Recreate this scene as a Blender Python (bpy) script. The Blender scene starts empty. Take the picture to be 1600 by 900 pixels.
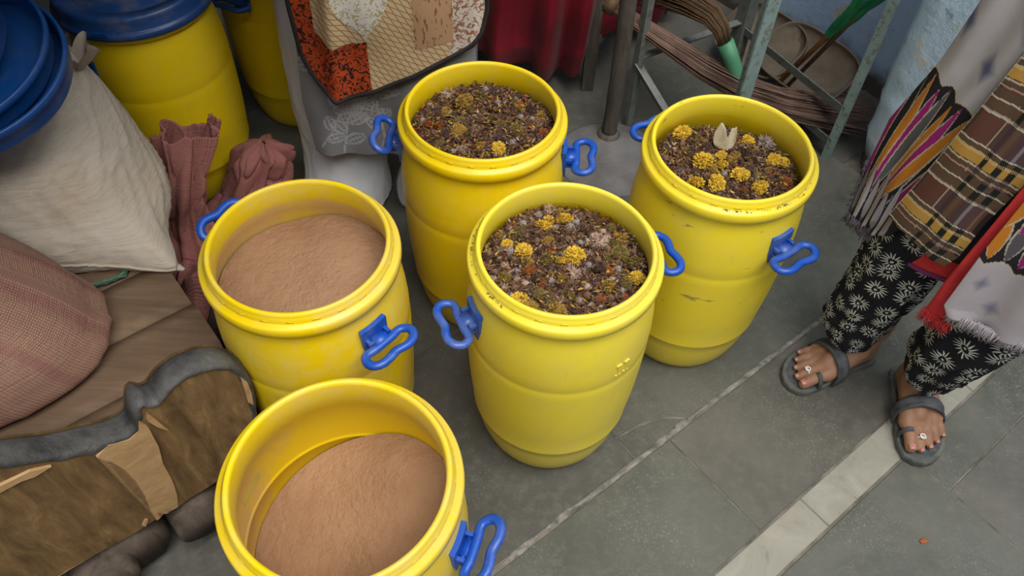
import bpy, bmesh, math, random
import numpy as np
from mathutils import Vector, Matrix, noise

random.seed(7); rng = np.random.default_rng(7)
SC = bpy.context.scene; COL = SC.collection
PI = math.pi

# ------------------------------------------------------------------ camera
CAM_H, PITCH, ROLL, FPX = 1.5324, 0.8956, 0.0413, 1250.8
def cam_axes():
    F = np.array([0, math.cos(PITCH), -math.sin(PITCH)]); R = np.array([1., 0, 0]); U = np.cross(R, F)
    c, s = math.cos(ROLL), math.sin(ROLL)
    return F, c*R+s*U, -s*R+c*U
CF, CR, CU = cam_axes()
cam = bpy.data.objects.new('camera', bpy.data.cameras.new('camera')); COL.objects.link(cam)
cam.matrix_world = Matrix(((CR[0], CU[0], -CF[0], 0), (CR[1], CU[1], -CF[1], 0), (CR[2], CU[2], -CF[2], CAM_H), (0, 0, 0, 1)))
cam.data.sensor_width = 36; cam.data.lens = FPX/1600*36; cam.data.clip_start = .02
SC.camera = cam

# ------------------------------------------------------------------ sky, sun, exposure
SC.view_settings.view_transform = 'Standard'; SC.view_settings.look = 'None'
SC.view_settings.gamma = 1; SC.view_settings.use_curve_mapping = False
SC.view_settings.exposure = 1.3
world = bpy.data.worlds.new('sky'); SC.world = world; world.use_nodes = True
bg = world.node_tree.nodes['Background']
bg.inputs[0].default_value = (.94, .97, 1.0, 1); bg.inputs[1].default_value = .80
sun = bpy.data.objects.new('sun', bpy.data.lights.new('sun', 'SUN')); COL.objects.link(sun)
sun.data.energy = 2.0; sun.data.angle = math.radians(48); sun.data.color = (1, .96, .9)
sun.rotation_euler = Vector((.28, -.38, .88)).to_track_quat('Z', 'Y').to_euler()

# ------------------------------------------------------------------ helpers
U2 = np.array([.766, .643]); V2 = np.array([.643, -.766]); O2 = np.array([.187, .701])
def W(u, v, z=0.0):
    p = O2+u*U2+v*V2; return (float(p[0]), float(p[1]), z)
def at(x, y, z=0.0):
    d = CF+CR*(x-800)/FPX-CU*(y-450)/FPX; t = (z-CAM_H)/d[2]
    return (float(t*d[0]), float(t*d[1]), z)

def tag(o, label=None, cat=None, group=None, kind=None):
    if label: o['label'] = label
    if cat: o['category'] = cat
    if group: o['group'] = group
    if kind: o['kind'] = kind
    return o
def empty(name, loc=(0, 0, 0), rz=0.0):
    o = bpy.data.objects.new(name, None); COL.objects.link(o); o.location = loc; o.rotation_euler = (0, 0, rz)
    o.empty_display_size = .05
    return o
def link(name, me, m, parent=None, smooth=True):
    if m is not None:
        for x in (m if isinstance(m, (list, tuple)) else [m]): me.materials.append(x)
    if smooth:
        me.polygons.foreach_set('use_smooth', [True]*len(me.polygons))
    o = bpy.data.objects.new(name, me); COL.objects.link(o)
    if parent: o.parent = parent
    return o
def pydata(name, vs, fs, m, parent=None, smooth=True):
    me = bpy.data.meshes.new(name); me.from_pydata([tuple(map(float, v)) for v in vs], [], fs); me.update()
    return link(name, me, m, parent, smooth)
def frombm(name, bm, m, parent=None, smooth=True, bevel=0):
    bmesh.ops.recalc_face_normals(bm, faces=bm.faces[:])
    me = bpy.data.meshes.new(name); bm.to_mesh(me); bm.free()
    o = link(name, me, m, parent, smooth)
    if bevel:
        b = o.modifiers.new('bevel', 'BEVEL'); b.width = bevel; b.segments = 2; b.limit_method = 'ANGLE'; b.angle_limit = .6
    return o
def lathe_geo(prof, seg=72, wob=None):
    vs = []; fs = []
    for r, z in prof:
        for k in range(seg):
            a = 2*PI*k/seg; vs.append((r*math.cos(a), r*math.sin(a), z))
    n = len(prof)
    for i in range(n-1):
        for k in range(seg):
            k2 = (k+1) % seg
            fs.append((i*seg+k, i*seg+k2, (i+1)*seg+k2, (i+1)*seg+k))
    fs.append(tuple(range(seg-1, -1, -1))); fs.append(tuple((n-1)*seg+k for k in range(seg)))
    return vs, fs
def lathe(name, prof, m, parent=None, seg=72):
    return pydata(name, *lathe_geo(prof, seg), m, parent)
def tube_geo(pts, rad, seg=8, closed=False, flat=(1, 1), up=(0, 0, 1)):
    pts = [Vector(p) for p in pts]; n = len(pts)
    rad = rad if isinstance(rad, (list, tuple)) else [rad]*n
    vs = []; fs = []
    a = None
    for i, p in enumerate(pts):
        if closed: t = pts[(i+1) % n]-pts[i-1]
        else: t = pts[min(i+1, n-1)]-pts[max(i-1, 0)]
        t.normalize()
        if a is None:
            ref = Vector(up)
            if abs(t.dot(ref)) > .95: ref = Vector((1, 0, 0))
            a = (ref-t*ref.dot(t)).normalized()
        else: a = (a-t*a.dot(t)).normalized()
        b = t.cross(a)
        for k in range(seg):
            w = 2*PI*(k+.5)/seg
            vs.append(p+a*(math.cos(w)*rad[i]*flat[0])+b*(math.sin(w)*rad[i]*flat[1]))
    m = n if closed else n-1
    for i in range(m):
        j = (i+1) % n
        for k in range(seg):
            k2 = (k+1) % seg
            fs.append((i*seg+k, i*seg+k2, j*seg+k2, j*seg+k))
    if not closed:
        fs.append(tuple(range(seg-1, -1, -1))); fs.append(tuple((n-1)*seg+k for k in range(seg)))
    return vs, fs
def tube(name, pts, rad, m, parent=None, **k):
    return pydata(name, *tube_geo(pts, rad, **k), m, parent)
def join_geo(parts):
    vs = []; fs = []
    for v, f in parts:
        b = len(vs); vs += list(v); fs += [tuple(b+i for i in q) for q in f]
    return vs, fs
def box_geo(c, s, rot=None):
    M = rot or Matrix.Identity(3); vs = []
    for x in (-.5, .5):
        for y in (-.5, .5):
            for z in (-.5, .5): vs.append(Vector(c)+M @ Vector((x*s[0], y*s[1], z*s[2])))
    return vs, [(0, 1, 3, 2), (4, 6, 7, 5), (0, 4, 5, 1), (2, 3, 7, 6), (0, 2, 6, 4), (1, 5, 7, 3)]
def box(name, c, s, m, parent=None, rot=None, bevel=0):
    o = pydata(name, *box_geo(c, s, rot), m, parent, smooth=False)
    if bevel:
        b = o.modifiers.new('bevel', 'BEVEL'); b.width = bevel; b.segments = 2
    return o
def grid(name, P, m, parent=None, uv=None, col=None, thick=0, closed=False, mask=None):
    """P: (nv, nu, 3) points; closed joins the last column to the first"""
    nv, nu, _ = P.shape
    me = bpy.data.meshes.new(name)
    fs = []
    for j in range(nv-1):
        for i in range(nu if closed else nu-1):
            if mask is not None and not mask[j, i]: continue
            i2 = (i+1) % nu
            fs.append((j*nu+i, j*nu+i2, (j+1)*nu+i2, (j+1)*nu+i))
    if mask is not None:
        used = sorted({i for f in fs for i in f}); mp = {o: k for k, o in enumerate(used)}
        V = P.reshape(-1, 3)[used]; fs2 = [tuple(mp[i] for i in f) for f in fs]
    else: V = P.reshape(-1, 3); used = None; fs2 = fs
    me.from_pydata(V.tolist(), [], fs2); me.update()
    if uv is not None:
        lay = me.uv_layers.new(name='uv')
        uvf = uv.reshape(-1, 2)
        idx = np.array([i for f in fs for i in f])
        if closed:      # last face column needs its own u
            U = uvf[idx].copy(); q = U.reshape(-1, 4, 2)
            wrap = (np.array([f[1] % nu for f in fs]) == 0)
            q[wrap, 1, 0] = 1.0; q[wrap, 2, 0] = 1.0
            U = q.reshape(-1, 2)
        else: U = uvf[idx]
        lay.data.foreach_set('uv', U.astype(np.float32).ravel())
    if col is not None:
        c = col.reshape(-1, 3)
        if used is not None: c = c[used]
        ca = me.color_attributes.new('print', 'FLOAT_COLOR', 'POINT')
        ca.data.foreach_set('color', np.c_[c, np.ones(len(c))].astype(np.float32).ravel())
    o = link(name, me, m, parent)
    if thick:
        s = o.modifiers.new('solid', 'SOLIDIFY'); s.thickness = thick; s.offset = 0
    return o
def nz(x, y, z, s=1.0): return noise.noise(Vector((x*s, y*s, z*s)))
def interp(ts, tab):
    """piecewise-linear rows: tab rows are (t, a, b, ...)"""
    tab = np.array(tab, float); return np.stack([np.interp(ts, tab[:, 0], tab[:, k]) for k in range(1, tab.shape[1])], -1)
def smooth_interp(ts, tab):
    tab = np.array(tab, float); t0 = tab[:, 0]; out = []
    for k in range(1, tab.shape[1]):
        y = tab[:, k]; m = np.gradient(y, t0)
        i = np.clip(np.searchsorted(t0, ts)-1, 0, len(t0)-2); h = t0[i+1]-t0[i]; s = np.clip((ts-t0[i])/h, 0, 1)
        out.append((2*s**3-3*s**2+1)*y[i]+(s**3-2*s**2+s)*h*m[i]+(-2*s**3+3*s**2)*y[i+1]+(s**3-s**2)*h*m[i+1])
    return np.stack(out, -1)
def srgb(r, g, b):
    f = lambda c: (c/255/12.92 if c/255 < .04045 else ((c/255+.055)/1.055)**2.4)
    return (f(r), f(g), f(b))

# ------------------------------------------------------------------ materials
class NT:
    def __init__(s, name):
        s.m = bpy.data.materials.new(name); s.m.use_nodes = True; s.t = s.m.node_tree
        s.b = s.t.nodes['Principled BSDF']
    def n(s, typ, **k):
        x = s.t.nodes.new('ShaderNode'+typ)
        for a, v in k.items(): setattr(x, a, v)
        return x
    def l(s, a, b): s.t.links.new(a, b)
    def val(s, x, sock):
        if isinstance(x, (int, float)): sock.default_value = x
        elif isinstance(x, tuple): sock.default_value = x if len(x) == 4 or sock.type == 'VECTOR' else (*x, 1)
        else: s.l(x, sock)
    def math(s, op, a, b=None, c=None):
        x = s.n('Math', operation=op); s.val(a, x.inputs[0])
        if b is not None: s.val(b, x.inputs[1])
        if c is not None: s.val(c, x.inputs[2])
        return x.outputs[0]
    def mix(s, f, a, b, blend='MIX'):
        x = s.n('Mix', data_type='RGBA', blend_type=blend); s.val(f, x.inputs[0]); s.val(a, x.inputs[6]); s.val(b, x.inputs[7])
        return x.outputs[2]
    def coord(s, kind='Object', scale=(1, 1, 1), rot=(0, 0, 0)):
        c = s.n('TexCoord'); mp = s.n('Mapping'); mp.inputs['Scale'].default_value = scale; mp.inputs['Rotation'].default_value = rot
        s.l(c.outputs[kind], mp.inputs['Vector']); return mp.outputs[0]
    def noise(s, vec, scale, detail=4, rough=.6, dist=0):
        x = s.n('TexNoise'); x.inputs['Scale'].default_value = scale; x.inputs['Detail'].default_value = detail
        x.inputs['Roughness'].default_value = rough; x.inputs['Distortion'].default_value = dist
        s.l(vec, x.inputs['Vector']); return x.outputs['Fac']
    def ramp(s, f, stops, interp='LINEAR'):
        x = s.n('ValToRGB'); e = x.color_ramp; e.interpolation = interp
        while len(e.elements) < len(stops): e.elements.new(.5)
        for el, (p, c) in zip(e.elements, stops):
            el.position = p; el.color = (*c, 1) if isinstance(c, tuple) else (c, c, c, 1)
        s.val(f, x.inputs[0]); return x.outputs[0]
    def bump(s, h, strength=.3, dist=.01):
        x = s.n('Bump'); x.inputs['Strength'].default_value = strength; x.inputs['Distance'].default_value = dist
        s.l(h, x.inputs['Height']); s.l(x.outputs[0], s.b.inputs['Normal'])
    def done(s, color, rough=.6, spec=.5, sss=0, sheen=0, metal=0):
        s.val(color, s.b.inputs['Base Color']); s.val(rough, s.b.inputs['Roughness'])
        s.b.inputs['Specular IOR Level'].default_value = spec; s.b.inputs['Metallic'].default_value = metal
        if sheen: s.b.inputs['Sheen Weight'].default_value = sheen
        if sss:
            s.b.inputs['Subsurface Weight'].default_value = sss; s.b.inputs['Subsurface Radius'].default_value = (.02, .012, .004)
            s.b.inputs['Subsurface Scale'].default_value = 1
        return s.m
def mottled(name, a, b, scale=12, rough=.7, bump=0, bscale=None, coord='Object', lo=.35, hi=.65, cscale=(1, 1, 1), **k):
    m = NT(name); v = m.coord(coord, cscale); f = m.noise(v, scale)
    if bump: m.bump(m.noise(v, bscale or scale*3), bump)
    return m.done(m.ramp(f, [(lo, a), (hi, b)]), rough, **k)

def mat_drum(name, dust=.35, c1=(.80, .57, .002), c2=(.72, .52, .006), scuff=0):
    m = NT(name); v = m.coord()
    f = m.noise(v, 5, 5, .65); f2 = m.noise(v, 30, 4, .7)
    base = m.mix(m.ramp(f, [(.3, 0.), (.75, 1.)]), c1, c2)
    d = m.math('MULTIPLY', m.ramp(m.math('MULTIPLY', f, m.math('ADD', f2, .5)), [(.42, 0.), (.68, 1.)]), dust)
    scr = m.ramp(m.noise(m.coord(scale=(40, 40, 3)), 2.5, 3), [(.66, 0.), (.74, 1.)])
    col = m.mix(d, base, (.62, .50, .30))
    col = m.mix(m.math('MULTIPLY', scr, .12), col, (.30, .22, .05))
    if scuff:
        sc = m.ramp(m.noise(m.coord(scale=(9, 9, 34)), 1.5, 4, .6), [(.655, 0.), (.70, scuff)]); col = m.mix(sc, col, (.22, .17, .05))
    m.bump(f2, .05, .004)
    return m.done(col, m.ramp(f2, [(.2, .28), (.8, .45)]), .5)
M = {}
M['drum'] = mat_drum('yellow_plastic', .12); M['drum_dusty'] = mat_drum('dusty_yellow_plastic', .35); M['drum_dull'] = mat_drum('dull_yellow_plastic', .05); M['drum_scuffed'] = mat_drum('scuffed_yellow_plastic', .12, (.80, .63, .02), (.74, .58, .03), .7); M['drum_pale'] = mat_drum('sun_faded_yellow_plastic', .15, (.80, .65, .035), (.74, .60, .05))
def mat_in(name, lo):
    m = NT(name); v = m.coord(); f = m.noise(v, 4, 5, .6, .6)
    sep = m.n('SeparateXYZ'); m.l(v, sep.inputs[0])
    col = m.mix(m.ramp(f, [(lo, 0.), (lo+.2, .8)]), (.80, .57, .003), (.62, .41, .19))
    return m.done(col, .5, .4)
M['drum_in_powder'] = mat_in('powder_streaked_yellow_plastic', .46); M['drum_in_coated'] = mat_in('powder_coated_yellow_plastic', .26)
def mat_blue(name, a, b, d=.25):
    m = NT(name); v = m.coord(); f = m.noise(v, 9, 5, .7); g = m.noise(v, 60, 3, .7)
    col = m.mix(m.ramp(f, [(.5, 0.), (.8, d)]), a, b)
    m.bump(g, .08, .003)
    return m.done(col, .38, .5)
M['blue'] = mat_blue('blue_plastic', (.008, .068, .38), (.16, .21, .33), .9)
M['blue_lid'] = mat_blue('blue_lid_plastic', (.004, .058, .24), (.12, .15, .20), .3)
M['blue_lid_dusty'] = mat_blue('dusty_blue_lid_plastic', (.012, .055, .20), (.16, .15, .15), 1.)
def mat_powder():
    m = NT('tan_powder'); v = m.coord(); f = m.noise(v, 7, 6, .65); g = m.noise(v, 90, 5, .7); h = m.noise(v, 30, 4, .6)
    m.bump(m.math('ADD', g, h), .7, .008)
    return m.done(m.ramp(f, [(.3, (.285, .160, .088)), (.7, (.37, .222, .13))]), .95, .15)
M['powder'] = mat_powder()
def mat_slab(name, a, b):
    m = NT(name); v = m.coord(); f = m.noise(v, 3.5, 8, .65, .4); g = m.noise(v, 40, 6, .7); s = m.noise(v, 210, 2, .5)
    col = m.ramp(f, [(.3, a), (.7, b)])
    col = m.mix(m.ramp(g, [(.48, 0.), (.75, .45)]), col, (.17, .15, .12)); col = m.mix(m.ramp(m.noise(m.coord(scale=(1, 1, 1), rot=(0, 0, .7)), 1.7, 5, .6, 1.), [(.45, 0.), (.7, .3)]), col, (.16, .15, .125))
    sp = m.math('MULTIPLY', m.ramp(s, [(.60, 0.), (.68, 1.)]), m.ramp(m.noise(v, 5, 3), [(.45, 0.), (.65, .4)]))
    col = m.mix(sp, col, (.30, .30, .28))
    m.bump(m.math('ADD', g, m.math('MULTIPLY', f, 2.)), .15, .004)
    return m.done(col, m.ramp(g, [(.3, .42), (.7, .65)]), .4)
M['slab'] = [mat_slab('grey_green_stone', (.048, .052, .041), (.106, .108, .090)), mat_slab('dark_grey_stone', (.045, .046, .040), (.094, .093, .080)), mat_slab('warm_grey_stone', (.058, .056, .046), (.118, .112, .095))]
def mat_marble():
    m = NT('white_marble'); v = m.coord(); f = m.noise(v, 9, 8, .7, 1.2); g = m.noise(v, 3, 5, .6, .5)
    col = m.ramp(f, [(.28, (.10, .10, .08)), (.42, (.24, .23, .19)), (.7, (.31, .295, .25))])
    col = m.mix(m.ramp(g, [(.45, 0.), (.7, .35)]), col, (.28, .24, .18))
    return m.done(col, .4, .4)
M['marble'] = mat_marble()
M['mortar'] = mottled('pale_mortar', (.10, .095, .085), (.28, .265, .24), 40, .95, .5)
M['mortar_dark'] = mottled('dark_mortar', (.07, .065, .055), (.20, .175, .14), 14, .95, .4)
M['cement'] = mottled('grey_cement', (.10, .095, .095), (.17, .165, .165), 9, .9, .4)
def mat_wall(name, a, b, peel):
    m = NT(name); v = m.coord(); f = m.noise(v, 4, 7, .7, .4); g = m.noise(v, 11, 6, .7); h = m.noise(v, 40, 4, .7)
    col = m.ramp(f, [(.35, a), (.65, b)])
    col = m.mix(m.ramp(g, [(.56, 0.), (.61, 1.)]), col, peel)
    col = m.mix(m.ramp(m.noise(v, 17, 5, .7), [(.62, 0.), (.72, .7)]), col, (.12, .15, .20))
    sep = m.n('SeparateXYZ'); m.l(v, sep.inputs[0])
    low = m.math('ADD', sep.outputs[2], m.math('MULTIPLY', m.math('SUBTRACT', f, .5), .22))
    col = m.mix(m.ramp(low, [(.03, 1.), (.10, 0.)]), col, (.10, .08, .065))
    m.bump(m.math('ADD', g, h), .35, .01)
    return m.done(col, .85, .2)
M['wall'] = mat_wall('peeling_blue_limewash', (.38, .54, .76), (.48, .62, .82), (.52, .46, .38))
M['pillar'] = mat_wall('pale_blue_limewash', (.60, .78, .93), (.66, .83, .95), (.70, .74, .74))
M['plain_wall'] = mottled('dim_plaster', (.10, .10, .11), (.16, .16, .17), 3, .9)
M['ceiling'] = mottled('ceiling_plaster', (.14, .14, .13), (.19, .19, .18), 3, .9)
def mat_wood(name, a, b, c, sx=(3, 30, 30), scr=.3):
    m = NT(name); v = m.coord(scale=sx); v0 = m.coord()
    f = m.noise(v, 1.6, 7, .65, .5); g = m.noise(v0, 9, 5, .7)
    col = m.ramp(f, [(.25, a), (.55, b), (.8, c)])
    col = m.mix(m.ramp(g, [(.55, 0.), (.8, scr)]), col, (.30, .22, .13))
    m.bump(f, .3, .006)
    return m.done(col, .75, .3)
M['board'] = mat_wood('weathered_brown_wood', (.060, .033, .012), (.175, .105, .042), (.33, .21, .095), (16, 34, 6), .35)
M['board_paint'] = mottled('worn_grey_paint', (.022, .022, .022), (.095, .092, .086), 18, .7, .4, lo=.35, hi=.7)
M['bare_wood'] = mat_wood('bare_split_wood', (.30, .18, .08), (.42, .265, .125), (.48, .32, .165), (4, 20, 24), .1)
M['plank'] = mat_wood('dusty_plank_wood', (.095, .058, .034), (.15, .095, .058), (.20, .135, .088), (3, 26, 26), .3)
M['log'] = mat_wood('dark_log_wood', (.03, .022, .016), (.085, .065, .05), (.15, .12, .095), (20, 20, 4), .1)
M['pole'] = mat_wood('worn_dark_pole', (.04, .032, .025), (.095, .082, .068), (.20, .185, .165), (22, 22, 5), .3)
def mat_iron(name, a, b, rust, amt=.5):
    m = NT(name); v = m.coord(); f = m.noise(v, 18, 5, .7); g = m.noise(v, 45, 4, .7)
    col = m.mix(m.ramp(f, [(.3, 0.), (.7, 1.)]), a, b); col = m.mix(m.ramp(g, [(.52, 0.), (.62, amt)]), col, rust)
    m.bump(g, .2, .003); return m.done(col, .6, .4)
M['iron_green'] = mat_iron('worn_green_paint', (.20, .28, .26), (.27, .36, .34), (.14, .11, .08), .7)
M['iron_dim'] = mat_iron('dull_grey_paint', (.11, .13, .12), (.17, .18, .165), (.09, .07, .05), .7)
def mat_weave(name, a, b, scale=140, stain=None, amt=.5, bump=.35, stripe=None, crease=0):
    m = NT(name); v = m.coord('UV'); 
    w1 = m.n('TexWave', bands_direction='X'); w1.inputs['Scale'].default_value = scale; w1.inputs['Distortion'].default_value = 1.2; w1.inputs['Detail Scale'].default_value = 4
    w2 = m.n('TexWave', bands_direction='Y'); w2.inputs['Scale'].default_value = scale; w2.inputs['Distortion'].default_value = 1.2; w2.inputs['Detail Scale'].default_value = 4
    m.l(v, w1.inputs[0]); m.l(v, w2.inputs[0])
    w = m.math('MULTIPLY', w1.outputs['Fac'], w2.outputs['Fac'])
    o = m.coord(); f = m.noise(o, 6, 6, .7); g = m.noise(o, 50, 3, .6)
    col = m.mix(w, a, b)
    if stripe:
        w3 = m.n('TexWave', bands_direction='X'); w3.inputs['Scale'].default_value = 2.3; w3.inputs['Distortion'].default_value = .6; m.l(v, w3.inputs[0])
        col = m.mix(m.ramp(w3.outputs['Fac'], [(.86, 0.), (.97, .6)]), col, stripe)
    if stain: col = m.mix(m.ramp(f, [(.5, 0.), (.75, amt)]), col, stain)
    hgt = m.math('ADD', w, m.math('MULTIPLY', g, .6))
    if crease:
        cz = m.n('TexNoise'); cz.inputs['Scale'].default_value = 1; cz.inputs['Detail'].default_value = 3; cz.inputs['Distortion'].default_value = .4
        m.l(m.coord('UV', (7, 46, 1), (0, 0, .9)), cz.inputs['Vector'])
        rg = m.math('ABSOLUTE', m.math('SUBTRACT', cz.outputs['Fac'], .5)); ln = m.ramp(rg, [(0., 0.), (.07, 1.)])
        hgt = m.math('ADD', hgt, m.math('MULTIPLY', ln, crease)); col = m.mix(m.math('MULTIPLY', m.math('SUBTRACT', 1., ln), .16), col, (.25, .18, .12))
    m.bump(hgt, bump, .004)
    return m.done(col, .85, .2)
M['sack_white'] = mat_weave('dusty_white_woven_plastic', (.45, .40, .33), (.58, .52, .44), 90, (.44, .33, .22), .75, .3, None, 1.2)
M['sack_pink'] = mat_weave('dusty_pink_woven_plastic', (.24, .125, .09), (.46, .29, .205), 46, (.42, .27, .19), .6, .5, (.25, .10, .09), .5)
M['sack_red'] = mat_weave('faded_red_woven_plastic', (.27, .085, .08), (.48, .24, .20), 60, (.34, .19, .16), .5, .5, None, .8)
M['brown_cloth'] = mottled('dark_brown_cloth', (.035, .020, .016), (.075, .045, .036), 9, .9, .2)
M['rope'] = mottled('green_rope_fibre', (.03, .09, .05), (.07, .16, .10), 40, .8)
M['black'] = mottled('black_binding', (.008, .007, .007), (.02, .018, .018), 30, .8)
def mat_print(name, bump=.15, rough=.85, sheen=0., scale=420):
    m = NT(name); a = m.n('Attribute', attribute_name='print'); o = m.coord(); f = m.noise(o, scale, 2, .5); g = m.noise(o, 8, 4, .6)
    col = m.mix(m.ramp(g, [(.3, .0), (.75, .16)]), a.outputs['Color'], (.05, .04, .04)); m.bump(f, bump, .002)
    return m.done(col, rough, .2, sheen=sheen)
M['print'] = mat_print('printed_cotton'); M['jacquard'] = mat_print('grey_jacquard', .2, .6, .1)
M['white_cloth'] = mottled('white_cotton', (.52, .53, .56), (.62, .63, .66), 5, .85, .06, 60)
def mat_star():
    m = NT('black_starburst_print'); v = m.coord('UV')
    vo = m.n('TexVoronoi', voronoi_dimensions='2D'); vo.inputs['Scale'].default_value = 1.0; vo.inputs['Randomness'].default_value = .45
    m.l(v, vo.inputs['Vector'])
    d = m.n('VectorMath', operation='SUBTRACT'); m.l(v, d.inputs[0]); m.l(vo.outputs['Position'], d.inputs[1])
    s = m.n('SeparateXYZ'); m.l(d.outputs[0], s.inputs[0])
    th = m.math('ARCTAN2', s.outputs[1], s.outputs[0]); r = vo.outputs['Distance']
    fr = m.math('ABSOLUTE', m.math('SUBTRACT', m.math('FRACT', m.math('MULTIPLY', th, 15/(2*PI))), .5))
    t = m.math('DIVIDE', m.math('SUBTRACT', r, .16), .32)           # 0 at the ring, 1 at the tip
    wd = m.math('MULTIPLY', m.math('SUBTRACT', 1., t), .38)
    ray = m.math('MULTIPLY', m.math('LESS_THAN', fr, wd), m.math('MULTIPLY', m.math('GREATER_THAN', t, 0.), m.math('LESS_THAN', t, 1.)))
    dot = m.math('LESS_THAN', r, .055)
    f = m.math('MAXIMUM', ray, dot)
    o = m.coord(); m.bump(m.noise(o, 300, 2), .1, .002)
    return m.done(m.mix(f, (.009, .009, .012), (.44, .44, .39)), .85, .2)
M['star'] = mat_star()
M['black_cloth'] = mottled('plain_black_cotton', (.012, .012, .018), (.022, .022, .03), 20, .9)
M['red_cloth'] = mottled('red_cotton', (.42, .015, .02), (.55, .03, .03), 20, .85, .1)
M['purple'] = mottled('purple_piping_cotton', (.12, .01, .09), (.18, .02, .13), 20, .8)
M['velvet'] = mottled('crimson_velvet', (.11, .0, .008), (.20, .002, .014), 5, .45, .1, sheen=.06)
M['green_satin'] = mottled('green_satin', (.0, .20, .06), (.01, .33, .12), 20, .25, .1)
M['green_handle'] = mottled('green_plastic_handle', (.05, .22, .11), (.10, .30, .17), 12, .5)
M['orange_stick'] = mottled('orange_bamboo', (.34, .12, .02), (.48, .19, .04), 25, .5)
M['brown_stick'] = mottled('brown_bamboo', (.12, .065, .03), (.18, .10, .05), 25, .6)
M['bristle'] = mottled('dry_palm_ribs', (.16, .095, .070), (.30, .19, .14), 14, .8)
M['grass_bristle'] = mottled('dry_brown_grass', (.09, .05, .02), (.16, .09, .04), 30, .8)
M['tray'] = mottled('dusty_tan_cane', (.13, .10, .07), (.20, .16, .115), 12, .9, .3)
M['skin'] = None
def mat_skin():
    m = NT('brown_skin'); o = m.coord(); f = m.noise(o, 14, 5, .6); g = m.noise(o, 220, 3, .6)
    m.bump(g, .12, .002)
    return m.done(m.ramp(f, [(.3, (.21, .105, .060)), (.7, (.31, .165, .10))]), .55, .35, sss=.12)
M['skin'] = mat_skin()
M['nail'] = mottled('pink_toenail', (.33, .15, .11), (.40, .19, .14), 90, .35)
M['polish'] = mottled('chipped_red_polish', (.40, .01, .02), (.48, .02, .03), 90, .3)
M['silver'] = mottled('pale_silver', (.62, .58, .54), (.75, .71, .66), 60, .35)
M['strap'] = mottled('grey_black_rubber', (.026, .030, .034), (.070, .076, .082), 40, .65, .2)
M['sole'] = mottled('dusty_grey_rubber', (.060, .062, .057), (.115, .115, .102), 30, .8, .3)
M['hair'] = mottled('black_hair', (.008, .006, .005), (.02, .016, .012), 40, .5)

# ------------------------------------------------------------------ setting: floor of stone slabs
floor = tag(empty('floor'), kind='structure')
pc = [W(-3.2, -2.2, -.0022), W(2.4, -2.2, -.0022), W(2.4, 2.6, -.0022), W(-3.2, 2.6, -.0022)]
pydata('mortar_bed', pc+[(x, y, z-.08) for x, y, z in pc], [(0, 1, 2, 3), (7, 6, 5, 4), (0, 4, 5, 1), (1, 5, 6, 2), (2, 6, 7, 3), (3, 7, 4, 0)], M['mortar_dark'], floor, False)
def slab(poly, m, top=0.0, gap=.0013):
    """one stone: polygon in floor axes, its rim rounded over a little"""
    c = np.mean(poly, 0); n = len(poly); rings = []
    for ins, z in ((gap, -.02), (gap, top-.0014), (gap+.0016, top)):
        r = []
        for k in range(n):
            p = np.array(poly[k]); a = np.array(poly[k-1]); b = np.array(poly[(k+1) % n])
            e1 = (p-a)/np.linalg.norm(p-a); e2 = (b-p)/np.linalg.norm(b-p)
            n1 = np.array([-e1[1], e1[0]]); n2 = np.array([-e2[1], e2[0]]); q = n1+n2; q /= max(.35, (q@q)/2)
            r.append(W(*(p+q*ins), z))
        rings.append(r)
    vs = sum(rings, []); fs = [tuple(2*n+k for k in range(n))]
    for j in range(2):
        for k in range(n): fs.append((j*n+k, j*n+(k+1) % n, (j+1)*n+(k+1) % n, (j+1)*n+k))
    bm = bmesh.new(); bv = [bm.verts.new(v) for v in vs]
    for f in fs: bm.faces.new([bv[i] for i in f])
    frombm('slab', bm, m, floor, False)
def rect(u0, u1, v0, v1, m=None, top=None):
    slab([(u0, v0), (u1, v0), (u1, v1), (u0, v1)], m or random.choice(M['slab']), random.uniform(-.0012, .0004) if top is None else top)
S0, S1, S2 = M['slab']
g = .005
rect(-1.2, -.32, g, .262, S1); rect(-.32, .208, g, .262, S0); rect(.208, .722, g, .262, S2); rect(.722, 1.22, g, .262, S0)
for a, b in ((-.9, -.21), (-.21, .326), (.326, .845), (.845, 1.4)): rect(a, b, .264, .340, M['marble'])
rect(-1.2, -.1, .343, .95, S1); rect(-.1, .588, .343, .95, S0); rect(.588, 1.5, .343, .444, S0); rect(.588, 1.25, .444, 1.0, S2); rect(1.25, 2.0, .444, 1.0, S1)
rect(-1.2, .2, .95, 1.6, S2); rect(.2, 1.2, .95, 1.6, S0)
# inside the store, past the long joint
slab([(.119, -.064), (.180, -.057), (.238, -.036), (.279, -.005), (.119, -.005)], S1, -.001)
slab([(.119, -.5), (.645, -.5), (.645, -.005), (.281, -.005), (.240, -.039), (.182, -.060), (.119, -.067)], S0, .0)
rect(-.45, .119, -.5, -.005, S1, 0); rect(-1.1, -.45, -.5, -.005, S1); rect(.645, 1.225, -.5, -.005, S0)
for j, (v0, v1) in enumerate(((-1.0, -.5), (-1.5, -1.0), (-2.1, -1.5))):
    a = -1.9+.23*j
    while a < 1.55:
        b = min(a+.62+.1*(j % 2), 1.56); rect(a, b, v0, v1); a = b
rect(-2.2, -1.1, -.5, -.005, S1); rect(1.225, 1.56, -.5, -.31, S1)
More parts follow.
